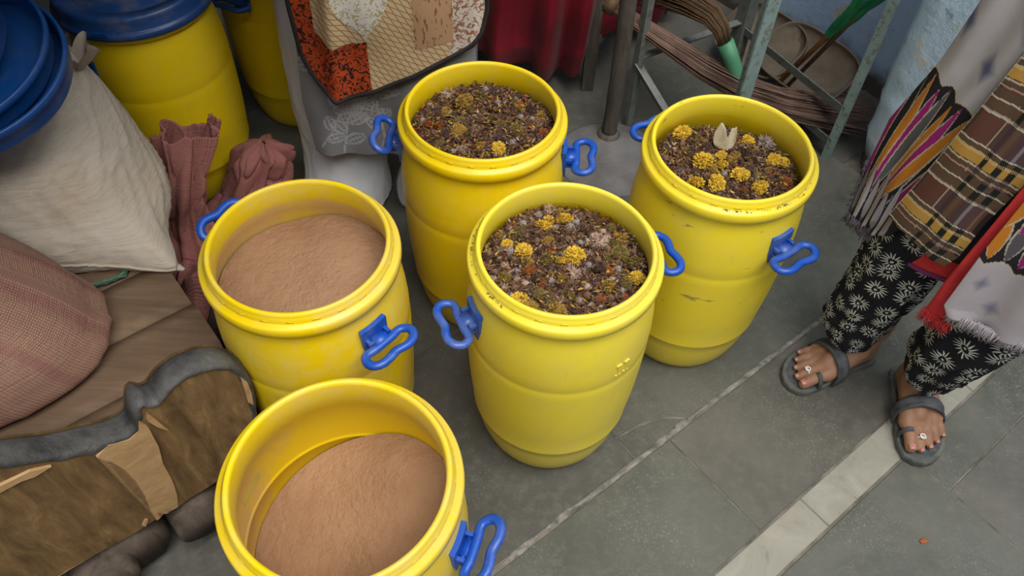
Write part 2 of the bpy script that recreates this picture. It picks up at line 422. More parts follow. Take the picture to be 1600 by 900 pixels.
# the rough raised mortar of the long joint
n = 260; P = np.zeros((5, n, 3))
for i in range(n):
    uu = -1.1+2.3*i/(n-1)
    for j in range(5):
        vv = (j-2)*.0024*(1+1.4*nz(uu*18, 3, 0))+.004*nz(uu*5, 0, 0)
        h = (0, .7, 1, .7, 0)[j]*max(0, .0022+.006*nz(uu*40, j, 1))-.001
        P[j, i] = W(uu, vv-.001, h)
grid('joint_ridge', P, M['mortar'], floor)

# walls, pillar, ceiling
def prism(name, pts, z0, z1, m, kind='structure', bevel=0):
    n = len(pts); vs = [(p[0], p[1], z0) for p in pts]+[(p[0], p[1], z1) for p in pts]
    bm = bmesh.new(); bv = [bm.verts.new(v) for v in vs]
    bm.faces.new(bv[:n]); bm.faces.new(bv[n:])
    for k in range(n): bm.faces.new([bv[k], bv[(k+1) % n], bv[n+(k+1) % n], bv[n+k]])
    return tag(frombm(name, bm, m, None, False, bevel), kind=kind)
prism('wall_back', [W(1.56, -2.1), W(1.56, .6), W(1.72, .6), W(1.72, -2.1)], -.02, 2.36, M['wall'])
prism('wall_left', [W(-2.4, -2.1), W(1.56, -2.1), W(1.56, -2.25), W(-2.4, -2.25)], -.02, 2.36, M['plain_wall'])
prism('ceiling', [W(-2.4, -2.25), W(1.72, -2.25), W(1.72, -1.6), W(.55, -1.10), W(.10, .0), W(-.30, -.20), W(-2.4, -.20)], 2.25, 2.37, M['ceiling'])  # unseen; outline shaped to darken the back-left and let sky onto the wall
prism('trim_blocker_1', [W(-2.25, -.20), W(-.10, -.20), W(-.10, -.14), W(-2.25, -.14)], 1.75, 2.37, M['plain_wall'])  # unseen fascia, added to keep sky light off the back drums
prism('wall_front_blocker', [W(-2.1, -2.25), W(-2.25, -2.25), W(-2.25, .25), W(-2.1, .25)], -.02, 2.36, M['plain_wall'])  # unseen, added to block light coming from the left side
prism('wall_shopfront_blocker', [W(-2.25, .25), W(-1.85, .25), W(-1.85, .38), W(-2.25, .38)], -.02, 2.36, M['plain_wall'])  # unseen piece, added to narrow the opening and cut light from the left
prism('wall_opposite_blocker', [W(-5, 2.7), W(6, 2.7), W(6, 2.9), W(-5, 2.9)], -.02, 4.4, M['plain_wall'])  # unseen, added across the lane to hide the low sky and deepen falloff
# pillar with a broken plaster edge: rows of points up the corner
rows = []
zs = np.linspace(-.01, 2.36, 120)
for z in zs:
    k = max(0, 1-z/.45); e = .045*k*k+.012*(nz(z*14, 1, 0)+.4*nz(z*50, 2, 0))*(.35+k)
    b = .02*k*nz(z*20, 9, 0)
    rows.append([W(1.56, -.325+e*.4, z), W(1.27+e*.6, -.325+e*.5, z), W(1.235+e*.8, -.30+e*.3, z), W(1.228+b, -.25, z), W(1.228, -.1, z), W(1.228, .6, z), W(1.56, .6, z)])
P = np.array(rows)
tag(grid('wall_right', P, M['pillar']), kind='structure')

# ------------------------------------------------------------------ drums
H = .5585
OUT = [(.0, .006), (.100, .006), (.108, .0), (.119, .001), (.127, .007), (.136, .028), (.1445, .060), (.1505, .095), (.1542, .121), (.1568, .125), (.1570, .130), (.1566, .135), (.1605, .180), (.1638, .230), (.1656, .290), (.1664, .340), (.1664, .3600), (.1654, .3645), (.1663, .369), (.1662, .395), (.1645, .425), (.161, .458), (.156, .482), (.1515, .500), (.149, .510),
       (.1505, .513), (.160, .515), (.1635, .519), (.164, .527), (.1635, .535), (.161, .5385), (.1535, .540), (.1525, .5425), (.1525, .5475), (.1505, .5495), (.1495, .5530), (.148, .5575), (.1450, .5585), (.1415, .5570), (.1400, .5520)]
INN = [(.1400, .5520), (.1392, .530), (.1400, .515), (.146, .492), (.153, .470), (.159, .435), (.162, .395), (.1625, .372), (.1625, .3665), (.1605, .3645), (.1623, .3625), (.1615, .300), (.159, .220), (.155, .150), (.146, .075), (.130, .025), (.115, .012), (.0, .012)]
def lathe2(prof, seg): 
    vs, fs = lathe_geo(prof, seg); return vs, fs[:-2]+[]
def bracket_loop(drum, ang, z, droop, m_blue, seg=8, loop=True):
    """plate on the wall (part handle > bracket) and the hinged grip"""
    rad = .1635; ca, sa = math.cos(ang), math.sin(ang)
    def L(r, t, h): return (ca*(rad+r)-sa*t, sa*(rad+r)+ca*t, z+h)
    gp = []
    cd, sd = math.cos(droop), math.sin(droop)
    outline = [(.020, -.020), (.017, -.034), (.022, -.043), (.033, -.047), (.045, -.043), (.052, -.030), (.051, -.012), (.049, .0), (.053, .014), (.054, .028), (.047, .041), (.034, .046), (.023, .041), (.018, .032), (.020, .018), (.020, 0)]
    # resample smoothly
    pts = []
    K = len(outline)
    for i in range(K):
        for s in (0, .5):
            p0, p1, p2, p3 = (np.array(outline[(i+j) % K]) for j in (-1, 0, 1, 2))
            q = .5*((2*p1)+(-p0+p2)*s+(2*p0-5*p1+4*p2-p3)*s*s+(-p0+3*p1-3*p2+p3)*s**3); pts.append(q)
    P3 = [L(.004+q[0]*cd, q[1], q[0]*sd) for q in pts]
    parts = []
    if loop: parts.append(tube_geo(P3, .0078, seg=8, closed=True, flat=(.85, 1.0), up=(ca*-sd, sa*-sd, cd)))
    # knuckle arm
    R = Matrix.Rotation(ang, 3, 'Z') @ Matrix.Rotation(-droop, 3, 'Y')
    parts.append(box_geo(L(.011, 0, .002), (.026, .024, .011), R))
    parts.append(tube_geo([L(.010, -.022, 0), L(.010, .022, 0)], .0052, seg=8))
    h = pydata('handle', *join_geo(parts), m_blue, drum)
    # bracket: curved plate with raised lugs
    vs = []; bp = []
    for s in (0, 1):
        for hh in (-.034, -.010, .012, .030):
            for t in (-.026, -.012, .0, .012, .026):
                w = t*(1 if hh > -.03 else .8)
                aa = w/rad; r = rad+(.0045 if s else -.004)
                vs.append((r*math.cos(ang+aa)+0, r*math.sin(ang+aa), z+hh))
    fs = []
    for j in range(3):
        for i in range(4):
            a = j*5+i; fs.append((a, a+1, a+6, a+5)); b = a+20; fs.append((b, b+5, b+6, b+1))
    bd = [0, 1, 2, 3, 4, 9, 14, 19, 18, 17, 16, 15, 10, 5]
    for i in range(len(bd)): a, b = bd[i], bd[(i+1) % len(bd)]; fs.append((a, a+20, b+20, b))
    lugs = [box_geo(L(.008, t, 0), (.016, .006, .018), Matrix.Rotation(ang, 3, 'Z')) for t in (-.019, .019)]
    b = pydata('bracket', *join_geo([(vs, fs)]+lugs), m_blue, h, False)
    return h
def inner_patch(drum, ang, z, m):  # darker plate imitating the outer bracket showing through the translucent wall
    vs = []; fs = []
    for s, r in ((0, .1595), (1, .1612)):
        for hh in (-.034, .034):
            for k in range(5):
                a = ang+(k-2)*.075; vs.append((r*math.cos(a), r*math.sin(a), z+hh))
    for k in range(4): fs.append((k, k+1, k+6, k+5))
    pydata('bracket_backing', vs, fs, m, drum)
M['backing'] = mottled('bracket_shade_tint', (.50, .40, .06), (.58, .46, .09), 30, .6)  # olive tint paints in the bracket's shade seen through the plastic
OUTM = lathe2(OUT, 96); INNM = lathe2(INN, 96)
def drum(x, y, label, rz, handles, body_m, in_m, tops=True):
    d = tag(empty('drum', (x, y, 0), 0), label, 'drum', 'yellow plastic drums in the store')
    vs, fs = OUTM; fs = list(fs)
    vs2, fs2 = INNM
    off = len(vs)-96
    allv = list(vs)+list(vs2[96:])
    fi = [tuple(i+off if i >= 96 or True else i for i in f) for f in fs2]
    me = bpy.data.meshes.new('body'); me.from_pydata([tuple(v) for v in allv], [], fs+fi); me.update()
    o = link('body', me, [body_m, in_m], d)
    no = len(fs)
    for k, p in enumerate(me.polygons): p.material_index = 1 if k >= no+96*2 else 0
    # small mould marks round the neck
    mk = []
    for k in range(24):
        a = 2*PI*k/24+rz; mk.append(box_geo((.1520*math.cos(a), .1520*math.sin(a), .5455), (.0022, .012, .0022), Matrix.Rotation(a, 3, 'Z')))
    s = tag(pydata('neck_lugs', *join_geo(mk), body_m, d), kind='stuff')
    for a, z, dr in handles: bracket_loop(d, a, z, dr, M['blue'])
    return d
DA = drum(-.349, .857, 'dusty yellow plastic drum filled with tan powder, beside the wooden platform', .1, [(5.60, .452, .15), (2.58, .470, .55)], M['drum_dusty'], M['drum_in_coated'])
DB = drum(-.2162, .456, 'yellow plastic drum half empty with tan powder, beside the split brown board', .3, [(6.02, .435, .5)], M['drum_dusty'], M['drum_in_powder'])
DC = drum(.0862, .8747, 'yellow plastic drum of dried flowers standing by the long floor joint, two ribs embossed', .5, [(3.58, .440, .1), (.43, .452, .05)], M['drum_pale'], M['drum'])
DD = drum(-.0696, 1.2155, 'yellow plastic drum of finely crumbled dried flowers, next to the person in grey tunic', .7, [(6.24, .450, .1), (3.13, .462, .55)], M['drum'], M['drum'])
DE = drum(.3947, 1.1394, 'scuffed yellow plastic drum topped with bright yellow marigolds, near the iron stand', .2, [(5.36, .432, .05), (2.2, .45, .1)], M['drum_scuffed'], M['drum'])
inner_patch(DA, 2.55, .462, M['backing']); inner_patch(DB, 2.9, .445, M['backing'])
def emboss(d, c, ang, z):
    """two raised strokes with serifs on the drum wall"""
    parts = []
    for t in (-.0085, .0085):
        a = ang+t/.1655
        for (dt, dz, w, h) in ((0, 0, .004, .026), (0, .014, .0105, .0035), (0, -.014, .0105, .0035)):
            parts.append(box_geo((.1655*math.cos(a), .1655*math.sin(a), z+dz), (.0048, w, h), Matrix.Rotation(a, 3, 'Z')))
    return pydata('embossed_mark', *join_geo(parts), c, d, False)
emboss(DC, M['drum_pale'], 5.40, .397); emboss(DD, M['drum'], 4.95, .395)
# two closed drums at the back
def lid_geo(r=.1715):
    prof = [(.0, .030), (.118, .030), (.121, .027), (.126, .027), (.129, .034), (.146, .036), (.152, .040), (.158, .040), (.163, .036), (.1645, .030), (.1645, .010), (.168, .006), (r, .004), (r, -.008), (.167, -.011), (.1655, -.008), (.162, .0), (.162, .026), (.152, .032), (.13, .027), (.118, .024), (0, .024)]
    vs, fs = lathe_geo(prof, 80); fs = fs[:-2]; return vs, fs
def closed_drum(x, y, label, handles):
    d = tag(empty('drum', (x, y, 0), 0), label, 'drum', 'yellow plastic drums in the store')
    me = bpy.data.meshes.new('body'); vs, fs = OUTM; me.from_pydata([tuple(v) for v in vs], [], list(fs)); me.update()
    link('body', me, M['drum_dull'], d)
    vs, fs = lid_geo(); vs = [(a, b, c+.537) for a, b, c in vs]
    l = pydata('lid', vs, fs, M['blue_lid_dusty'], d)
    pydata('lid_tab', *box_geo((.171*math.cos(4.65), .171*math.sin(4.65), .546), (.006, .03, .008), Matrix.Rotation(4.65, 3, 'Z')), M['blue_lid'], l, False)
    for a, z, dr, lp in handles: bracket_loop(d, a, z, dr, M['blue_lid'], loop=lp)
    return d
closed_drum(-.862, 1.585, 'yellow plastic drum closed with a dusty blue lid, behind the white sack', [(4.15, .43, -1.2, False)])
closed_drum(-.635, 1.91, 'yellow plastic drum in the dark between the lidded drum and the person', [(4.35, .43, .1, True)])

# ------------------------------------------------------------------ powders
def heap(name, x, y, rfun, zfun, m, label):
    nr, na = 90, 200; P = np.zeros((nr, na, 3))
    for j in range(nr):
        for i in range(na):
            a = 2*PI*i/na; q = j/(nr-1); r0 = rfun(a); r = r0*q
            px, py = r*math.cos(a), r*math.sin(a)
            z = zfun(px, py)+.0010*nz(px*22+x, py*22+y, 0)+.0010*nz(px*70, py*70, 4)+.0008*nz(px*180, py*180, 4)
            P[j, i] = (x+px, y+py, z)
    return tag(grid(name, P, m, None, closed=True), label, 'powder', None, 'stuff')
def inr(z):
    t = sorted([(zz, r) for r, zz in INN]); return float(np.interp(z, [a for a, _ in t], [b for _, b in t]))-.0012
heap('powder', -.349, .857, lambda a: inr(.468), lambda x, y: .463+.012*(1-(x*x+y*y)/.024)+.010*x/.15+.004*math.sin(x*30), M['powder'], 'smooth tan powder filling the drum beside the platform')
def zb(x, y): return .352+.24*x+.05*y+.03*math.exp(-((x-.06)**2+(y-.1)**2)/.006)-.01*math.exp(-((x+.02)**2+(y+.05)**2)/.01)
heap('powder', -.2162, .456, lambda a: min(inr(.34), .1605), zb, M['powder'], 'tan powder sloping in the half-empty drum beside the board')

# ------------------------------------------------------------------ dried flowers
PAL = {'yellow': [(.68, .44, .03), (.46, .28, .02)], 'gold': [(.38, .23, .028), (.17, .095, .02)], 'orange': [(.34, .10, .018), (.22, .06, .014)], 'brown': [(.12, .06, .032), (.18, .10, .055)], 'olive': [(.19, .13, .025), (.12, .08, .018)], 'tan': [(.28, .18, .125), (.38, .27, .20)], 'grey': [(.19, .145, .13), (.27, .215, .195)], 'dark': [(.06, .032, .022), (.10, .055, .036)]}
FM = {k: mottled('dried_'+k+'_petals', a, b, 90, .85, lo=.3, hi=.7) for k, (a, b) in PAL.items()}
def flower_mesh(kind, seed):
    r = random.Random(seed); vs = []; fs = []
    if kind == 'marigold':            # ruffled ball of many small petals
        for k in range(170):
            zz = 1-1.5*(k+.5)/170; a = k*2.39996+r.uniform(-.25, .25); rr = math.sqrt(max(0, 1-zz*zz))
            n_ = Vector((rr*math.cos(a), rr*math.sin(a), zz*.72)); t = Vector((-math.sin(a), math.cos(a), 0))
            t = (t*r.uniform(.7, 1)+Vector((0, 0, r.uniform(-.6, .6)))).normalized(); b_ = n_.cross(t)
            L = r.uniform(.84, 1.06); w = r.uniform(.08, .14)
            p0 = n_*.45; p1 = n_*L
            i = len(vs)
            vs += [p0-t*w*.5, p0+t*w*.5, p1+t*w+b_*r.uniform(-.12, .12), p1-t*w+b_*r.uniform(-.12, .12), n_*(L+.03)+b_*r.uniform(-.1, .1)]
            fs += [(i, i+1, i+2, i+3), (i+3, i+2, i+4)]
        core = [(0, 0, -.62)]
        bm = bmesh.new(); bmesh.ops.create_icosphere(bm, subdivisions=1, radius=.72)
        bb = len(vs); vs += [Vector((v.co.x, v.co.y, v.co.z*.72)) for v in bm.verts]; fs += [tuple(bb+v.index for v in f.verts) for f in bm.faces]; bm.free()
    elif kind == 'bud':              # closed dried bud with a calyx and a few loose petals
        seg = 9
        prof = [(.12, -.95), (.30, -.9), (.55, -.55), (.66, -.1), (.55, .35), (.32, .7), (.1, .85)]
        for q, z in prof:
            for k in range(seg):
                a = 2*PI*k/seg; f = 1+.22*math.cos(k*2.1+seed)*(.3+abs(z)); vs.append(Vector((q*f*math.cos(a), q*f*math.sin(a), z)))
        for j in range(len(prof)-1):
            for k in range(seg): fs.append((j*seg+k, j*seg+(k+1) % seg, (j+1)*seg+(k+1) % seg, (j+1)*seg+k))
        fs.append(tuple((len(prof)-1)*seg+k for k in range(seg)))
        for k in range(12):
            a = 2*PI*k/12+r.uniform(-.2, .2); d = Vector((math.cos(a), math.sin(a), 0)); t = Vector((-d.y, d.x, 0)); i = len(vs)
            vs += [d*.5+Vector((0, 0, -.5))-t*.16, d*.5+Vector((0, 0, -.5))+t*.16, d*.8+Vector((0, 0, .2))+t*.2, d*.8+Vector((0, 0, .2))-t*.2, d*r.uniform(.5, 1)+Vector((0, 0, .8))]
            fs += [(i, i+1, i+2, i+3), (i+3, i+2, i+4)]
    else:                            # shaggy open head: thin rays curling out
        for k in range(70):
            zz = r.uniform(-.2, 1); a = r.uniform(0, 2*PI); rr = math.sqrt(max(0, 1-zz*zz)); n_ = Vector((rr*math.cos(a), rr*math.sin(a), zz*.8))
            t = Vector((-math.sin(a), math.cos(a), 0)); w = r.uniform(.05, .10); L = r.uniform(.8, 1.25); i = len(vs); dz = Vector((0, 0, r.uniform(-.1, .35)))
            vs += [n_*.15-t*w, n_*.15+t*w, n_*.7*L+t*w*1.3+dz*.4, n_*.7*L-t*w*1.3+dz*.4, n_*L+dz]
            fs += [(i, i+1, i+2, i+3), (i+3, i+2, i+4)]
        bm = bmesh.new(); bmesh.ops.create_icosphere(bm, subdivisions=1, radius=.55)
        bb = len(vs); vs += [v.co.copy() for v in bm.verts]; fs += [tuple(bb+v.index for v in f.verts) for f in bm.faces]; bm.free()
    return vs, fs
FMESH = {}
def fmesh(kind, colr, var):
    key = (kind, colr, var)
    if key not in FMESH:
        vs, fs = flower_mesh(kind, var*17+len(kind))
        me = bpy.data.meshes.new(kind+'_'+colr); me.from_pydata([tuple(v) for v in vs], [], fs); me.update(); me.materials.append(FM[colr]); FMESH[key] = me
    return FMESH[key]
def flower(kind, colr, p, r, label, group):
    o = bpy.data.objects.new({'marigold': 'marigold_head', 'bud': 'dried_bud', 'shaggy': 'dried_flower'}[kind], fmesh(kind, colr, random.randrange(3)))
    COL.objects.link(o); o.location = p; o.scale = (r*random.uniform(.9, 1.1), r*random.uniform(.9, 1.1), r*random.uniform(.8, 1.0))
    o.rotation_euler = (random.uniform(-.7, .7), random.uniform(-.7, .7), random.uniform(0, 6.28))
    return tag(o, label, 'flower', group)
WORD = {'yellow': 'yellow', 'gold': 'dull golden', 'orange': 'rusty orange', 'brown': 'brown', 'olive': 'olive brown', 'tan': 'pale tan', 'grey': 'greyish', 'dark': 'dark brown'}
KIND = {'marigold': 'marigold head', 'bud': 'closed bud', 'shaggy': 'shaggy flower head'}
def litter(x, y, z0, zf, n, R, weights, label, over=6):
    """crumbled petals and stalks: uncountable, one mesh with a colour per shred"""
    cols = [(.12, .06, .034), (.19, .10, .058), (.065, .034, .024), (.34, .21, .03), (.27, .075, .018), (.32, .23, .165), (.14, .028, .06), (.42, .28, .03)]
    rr = random.Random(int(n+x*1000)); vs = []; fs = []; vc = []
    for k in range(n):
        q = R*math.sqrt(rr.random()); a = rr.uniform(0, 2*PI); px, py = q*math.cos(a), q*math.sin(a)
        z = zf(px, py)+(rr.uniform(-.004, .006) if k % over else rr.uniform(.004, .013))
        c = cols[rr.choices(range(8), weights)[0]]; f = rr.uniform(.6, 1.25); c = (c[0]*f, c[1]*f, c[2]*f)
        d = Vector((rr.uniform(-1, 1), rr.uniform(-1, 1), rr.uniform(-.45, .45))).normalized(); s = Vector((rr.uniform(-1, 1), rr.uniform(-1, 1), rr.uniform(-.7, .7))); s = (s-d*s.dot(d)).normalized()
        L = rr.uniform(.0025, .0080); w = rr.uniform(.0006, .0028); o = Vector((x+px, y+py, z)); nrm = d.cross(s)*w*rr.uniform(-.8, .8); i = len(vs)
        vs += [o-d*L, o+s*w+nrm, o+d*L, o-s*w+nrm]; fs.append((i, i+1, i+2, i+3)); vc += [c]*4
    b = len(vs); na = 40               # bed below
    for j in range(11):
        for i in range(na):
            a = 2*PI*i/na; q = R*j/10; vs.append(Vector((x+q*math.cos(a), y+q*math.sin(a), zf(q*math.cos(a), q*math.sin(a))-.006))); vc.append((.06, .03, .02))
    for j in range(10):
        for i in range(na): fs.append((b+j*na+i, b+j*na+(i+1) % na, b+(j+1)*na+(i+1) % na, b+(j+1)*na+i))
    me = bpy.data.meshes.new('dried_petals'); me.from_pydata([tuple(v) for v in vs], [], fs); me.update()
    ca = me.color_attributes.new('print', 'FLOAT_COLOR', 'POINT'); ca.data.foreach_set('color', np.c_[np.array(vc), np.ones(len(vc))].astype(np.float32).ravel())
    return tag(link('dried_petals', me, M['print'], None, False), label, 'petals', None, 'stuff')
def fill(dx, dy, dome, z0, n, mixw, heroes, where, group, R=.138, rs=(.008, .0135), nl=7000, lw=(6, 5, 5, 1.5, 1, 2, .4, 1), over=6):
    zf = lambda px, py: z0+dome*(1-(px*px+py*py)/(R*R))+.006*nz(px*25+dx, py*25, dy)
    litter(dx, dy, z0, zf, nl, R+.002, lw, 'crumbled brown dried petals filling the '+where, over)
    placed = []
    for (px, py, kind, colr, r, lab) in heroes:
        placed.append((px, py, r)); flower(kind, colr, (dx+px, dy+py, zf(px, py)+r*.35), r, lab, group)
    tries = 0; cnt = 0
    while cnt < n and tries < 6000:
        tries += 1
        kind, colr = random.choices(list(mixw), list(mixw.values()))[0]
        r = random.uniform(*rs)*(1.15 if kind == 'marigold' else .85)*(.75 if colr == 'orange' else 1)
        q = (R-r)*math.sqrt(random.random()); a = random.uniform(0, 2*PI); px, py = q*math.cos(a), q*math.sin(a)
        if any((px-X)**2+(py-Y)**2 < (.64*(r+rr))**2 for X, Y, rr in placed): continue
        placed.append((px, py, r)); cnt += 1
        flower(kind, colr, (dx+px, dy+py, zf(px, py)+r*random.uniform(-.15, .35)), r, 'small %s %s lying in the %s' % (WORD[colr], KIND[kind], where), group)
wC = 'central drum by the floor joint'
fill(.0862, .8747, .016, .500, 150, {('marigold', 'gold'): 4, ('marigold', 'yellow'): .5, ('marigold', 'olive'): 5, ('bud', 'brown'): 5, ('bud', 'grey'): 4.5, ('bud', 'tan'): 1.5, ('shaggy', 'brown'): 5, ('shaggy', 'tan'): 1, ('marigold', 'orange'): 1.6, ('marigold', 'dark'): 3},
     [(.016, .010, 'marigold', 'yellow', .0205, 'large bright yellow marigold at the middle of the central flower drum'), (-.035, .082, 'marigold', 'yellow', .016, 'long yellow marigold near the far rim of the central flower drum'), (-.028, .098, 'marigold', 'yellow', .012, 'smaller yellow marigold touching the long one in the central flower drum'),
      (.001, .098, 'marigold', 'yellow', .017, 'ragged yellow marigold by the far rim of the central flower drum'), (-.011, -.101, 'marigold', 'gold', .0155, 'round golden marigold at the near rim of the central flower drum'), (-.054, -.098, 'marigold', 'gold', .014, 'golden marigold lying left of the near-rim one in the central flower drum'),
      (-.097, .034, 'marigold', 'yellow', .012, 'small yellow marigold on the handle side of the central flower drum'), (.12, -.022, 'marigold', 'yellow', .015, 'yellow marigold with grey buds at the right of the central flower drum'), (-.026, .129, 'shaggy', 'tan', .013, 'pinkish tan flower head standing at the far rim of the central flower drum'),
      (.059, .046, 'shaggy', 'tan', .017, 'pale tan shaggy flower right of the large yellow marigold'), (.014, -.028, 'shaggy', 'tan', .013, 'pale pinkish flower just below the large yellow marigold'), (-.005, .0, 'marigold', 'yellow', .011, 'crumbling yellow marigold left of the large yellow one')],
     wC, 'dried flower heads in the central drum', rs=(.0095, .0155))
wD = 'drum beside the grey tunic'
fill(-.0696, 1.2155, .018, .503, 70, {('marigold', 'gold'): 3, ('marigold', 'olive'): 5, ('bud', 'brown'): 4, ('bud', 'grey'): 1.6, ('shaggy', 'brown'): 5, ('shaggy', 'tan'): 1, ('marigold', 'orange'): 2, ('marigold', 'dark'): 3},
     [(-.074, .086, 'shaggy', 'tan', .016, 'pinkish tan shaggy flower at the far side of the crumbled flower drum'), (-.04, .058, 'marigold', 'gold', .020, 'broad golden marigold near the middle of the crumbled flower drum'), (.033, -.07, 'marigold', 'yellow', .014, 'yellow marigold close to the near rim of the crumbled flower drum'),
      (-.045, -.03, 'marigold', 'gold', .016, 'golden marigold left of centre in the crumbled flower drum'), (.119, -.009, 'marigold', 'orange', .011, 'orange flower at the right rim of the crumbled flower drum'), (-.106, .0, 'marigold', 'orange', .010, 'orange flower beside white petals in the crumbled flower drum')],
     wD, 'dried flower heads in the drum by the person', rs=(.008, .0135), nl=9500, lw=(6, 5, 4, 2, 1.4, 2.2, .6, 1.2), over=16)
wE = 'drum near the iron stand'
fill(.3947, 1.1394, .014, .482, 66, {('marigold', 'gold'): 3, ('marigold', 'olive'): 3, ('bud', 'brown'): 5, ('bud', 'grey'): 2, ('shaggy', 'brown'): 6, ('shaggy', 'grey'): 1.5, ('marigold', 'orange'): 1.5, ('marigold', 'dark'): 3},
     [(-.039, .015, 'marigold', 'yellow', .0225, 'largest bright yellow marigold, at the middle of the drum by the iron stand'), (-.072, .101, 'marigold', 'yellow', .019, 'yellow marigold at the far left rim of the drum by the iron stand'), (-.004, .034, 'marigold', 'yellow', .0125, 'small yellow marigold touching the pale leaf'),
      (-.006, .008, 'marigold', 'yellow', .014, 'yellow marigold on edge beside the largest one'), (.024, -.019, 'marigold', 'yellow', .0185, 'ruffled yellow marigold right of the largest one'), (-.059, -.040, 'marigold', 'yellow', .0165, 'yellow marigold below and left of the largest one'), (-.022, -.046, 'marigold', 'yellow', .0195, 'ring-shaped yellow marigold nearest below the largest one'),
      (.058, -.048, 'marigold', 'yellow', .018, 'torn yellow marigold right of the ring-shaped one'), (.013, -.092, 'marigold', 'gold', .017, 'golden marigold at the near rim of the drum by the iron stand'), (.100, .034, 'marigold', 'yellow', .0155, 'yellow marigold near the right rim of the drum by the iron stand'),
      (.120, .030, 'marigold', 'yellow', .013, 'rightmost yellow marigold against the rim by the iron stand'), (.060, .089, 'marigold', 'yellow', .0155, 'yellow marigold at the far rim beside a grey flower'), (.117, -.020, 'marigold', 'orange', .012, 'orange flower against the right rim by the iron stand'), (.092, .082, 'shaggy', 'grey', .019, 'greyish shaggy flower at the far right of the drum by the iron stand')],
     wE, 'dried flower heads in the drum by the iron stand', R=.1385, rs=(.007, .012), nl=9000, over=22)
# pale curled leaf in that drum
vs = []
nu, nv = 31, 9; P = np.zeros((nv, nu, 3))
for j in range(nv):
    for i in range(nu):
        a = (i/(nu-1)-.5)*2; e = math.sqrt(max(0, 1-a*a)); top = (.030*e**.6+.004*math.sin(a*9))*(1-.85*math.exp(-((a-.1)/.20)**2))+.002; lo = -.020*e**.8
        P[j, i] = (a*.022, .010*a*a-.004*math.sin(a*3), lo+(top-lo)*j/(nv-1))
P = P @ np.array(Matrix.Rotation(-.45, 3, 'X').transposed()) + np.array([.3947+.006, 1.1394+.062, .514])
tag(grid('dry_leaf', P, mottled('dry_leaf_skin', (.34, .28, .18), (.44, .37, .25), 60, .8), None, thick=.0008), 'pale tan torn leaf standing among marigolds in the drum', 'leaf')

# crumbs caught on the drum rims
def crumbs(x, y, a0, a1, n, label):
    rr = random.Random(n); vs = []; fs = []
    for k in range(n):
        a = rr.uniform(a0, a1); a += .1*math.sin(a*9); r = rr.uniform(.1535, .1575); o = Vector((x+r*math.cos(a), y+r*math.sin(a), .5408)); d = Vector((rr.uniform(-1, 1), rr.uniform(-1, 1), rr.uniform(0, .2)))*rr.uniform(.001, .0025); s = Vector((-d.y, d.x, .001))*rr.uniform(.3, .8); i = len(vs)
        vs += [o-d, o+s, o+d, o-s+Vector((0, 0, .001))]; fs.append((i, i+1, i+2, i+3))
    tag(pydata('petal_crumbs', vs, fs, FM['brown'], None, False), label, 'petals', None, 'stuff')
crumbs(.0862, .8747, 2.7, 4.1, 70, 'brown petal crumbs caught on the rim of the central flower drum')
crumbs(.3947, 1.1394, 4.4, 5.7, 80, 'brown petal crumbs on the near rim of the scuffed flower drum')

# ------------------------------------------------------------------ wooden bed: carved board, planks, logs
bed = tag(empty('wooden_platform', W(-1.0, -.42, 0)), 'low wooden platform with a split brown carved end board, holding the sacks', 'platform')
b0 = np.array(W(-1.0, -.42, 0))
def Wb(u, v, z): return np.array(W(u, v, z))-b0
TOP = [(-1.5, .46), (-1.2, .50), (-.98, .535), (-.86, .525), (-.819, .499), (-.78, .465), (-.747, .442), (-.705, .421), (-.675, .409), (-.655, .417), (-.645, .446), (-.637, .462), (-.628, .464), (-.620, .448), (-.613, .446), (-.606, .450), (-.592, .463), (-.574, .471), (-.552, .474), (-.529, .468), (-.507, .456), (-.49, .439), (-.478, .412), (-.4735, .38), (-.476, .334), (-.485, .29), (-.495, .22), (-.50, .150)]
tt = np.array(TOP); L = np.r_[0, np.cumsum(np.hypot(*np.diff(tt, axis=0).T))]
ts = np.linspace(0, L[-1], 150); cu, cz = np.interp(ts, L, tt[:, 0]), np.interp(ts, L, tt[:, 1])
nf = 26; P = []                    # front face, rows from the top edge down
for j in range(nf):
    q = j/(nf-1); row = []
    for a, z in zip(cu, cz):
        uu = a+(-.505-a)*0; zz = z+(.150-z)*q
        if a > -.5: uu = a+(-.502-a)*q
        row.append(Wb(uu, -.40-.0016*nz(uu*30, zz*9, 0)+.003*nz(uu*6, zz*4, 2), zz+(.004*nz(uu*25, 0, 3) if q > .95 else 0)))
    P.append(row)
grid('end_board', np.array(P), M['board'], bed)
rows = []
for k, (dv, up) in enumerate(((.000, -.005), (.003, -.002), (-.002, .002), (-.010, .004), (-.026, .005), (-.040, .003), (-.046, .0), (-.050, -.03))):
    row = []
    for i, (a, z) in enumerate(zip(cu, cz)):
        du = cu[min(i+1, 149)]-cu[max(i-1, 0)]; dz = cz[min(i+1, 149)]-cz[max(i-1, 0)]; h = math.hypot(du, dz); nx, nzz = -dz/h, du/h
        u_ = up*(1+.5*nz(a*40, z*40, k)) if k else -.004-.010*abs(nz(a*26, z*26, 7))-.014*max(0, nz(a*9, z*9, 1))
        row.append(Wb(a+nx*u_, -.398+dv+.0012*nz(a*60, z*60, k), z+nzz*u_))
    rows.append(row)
grid('painted_edge', np.array(rows), M['board_paint'], bed)
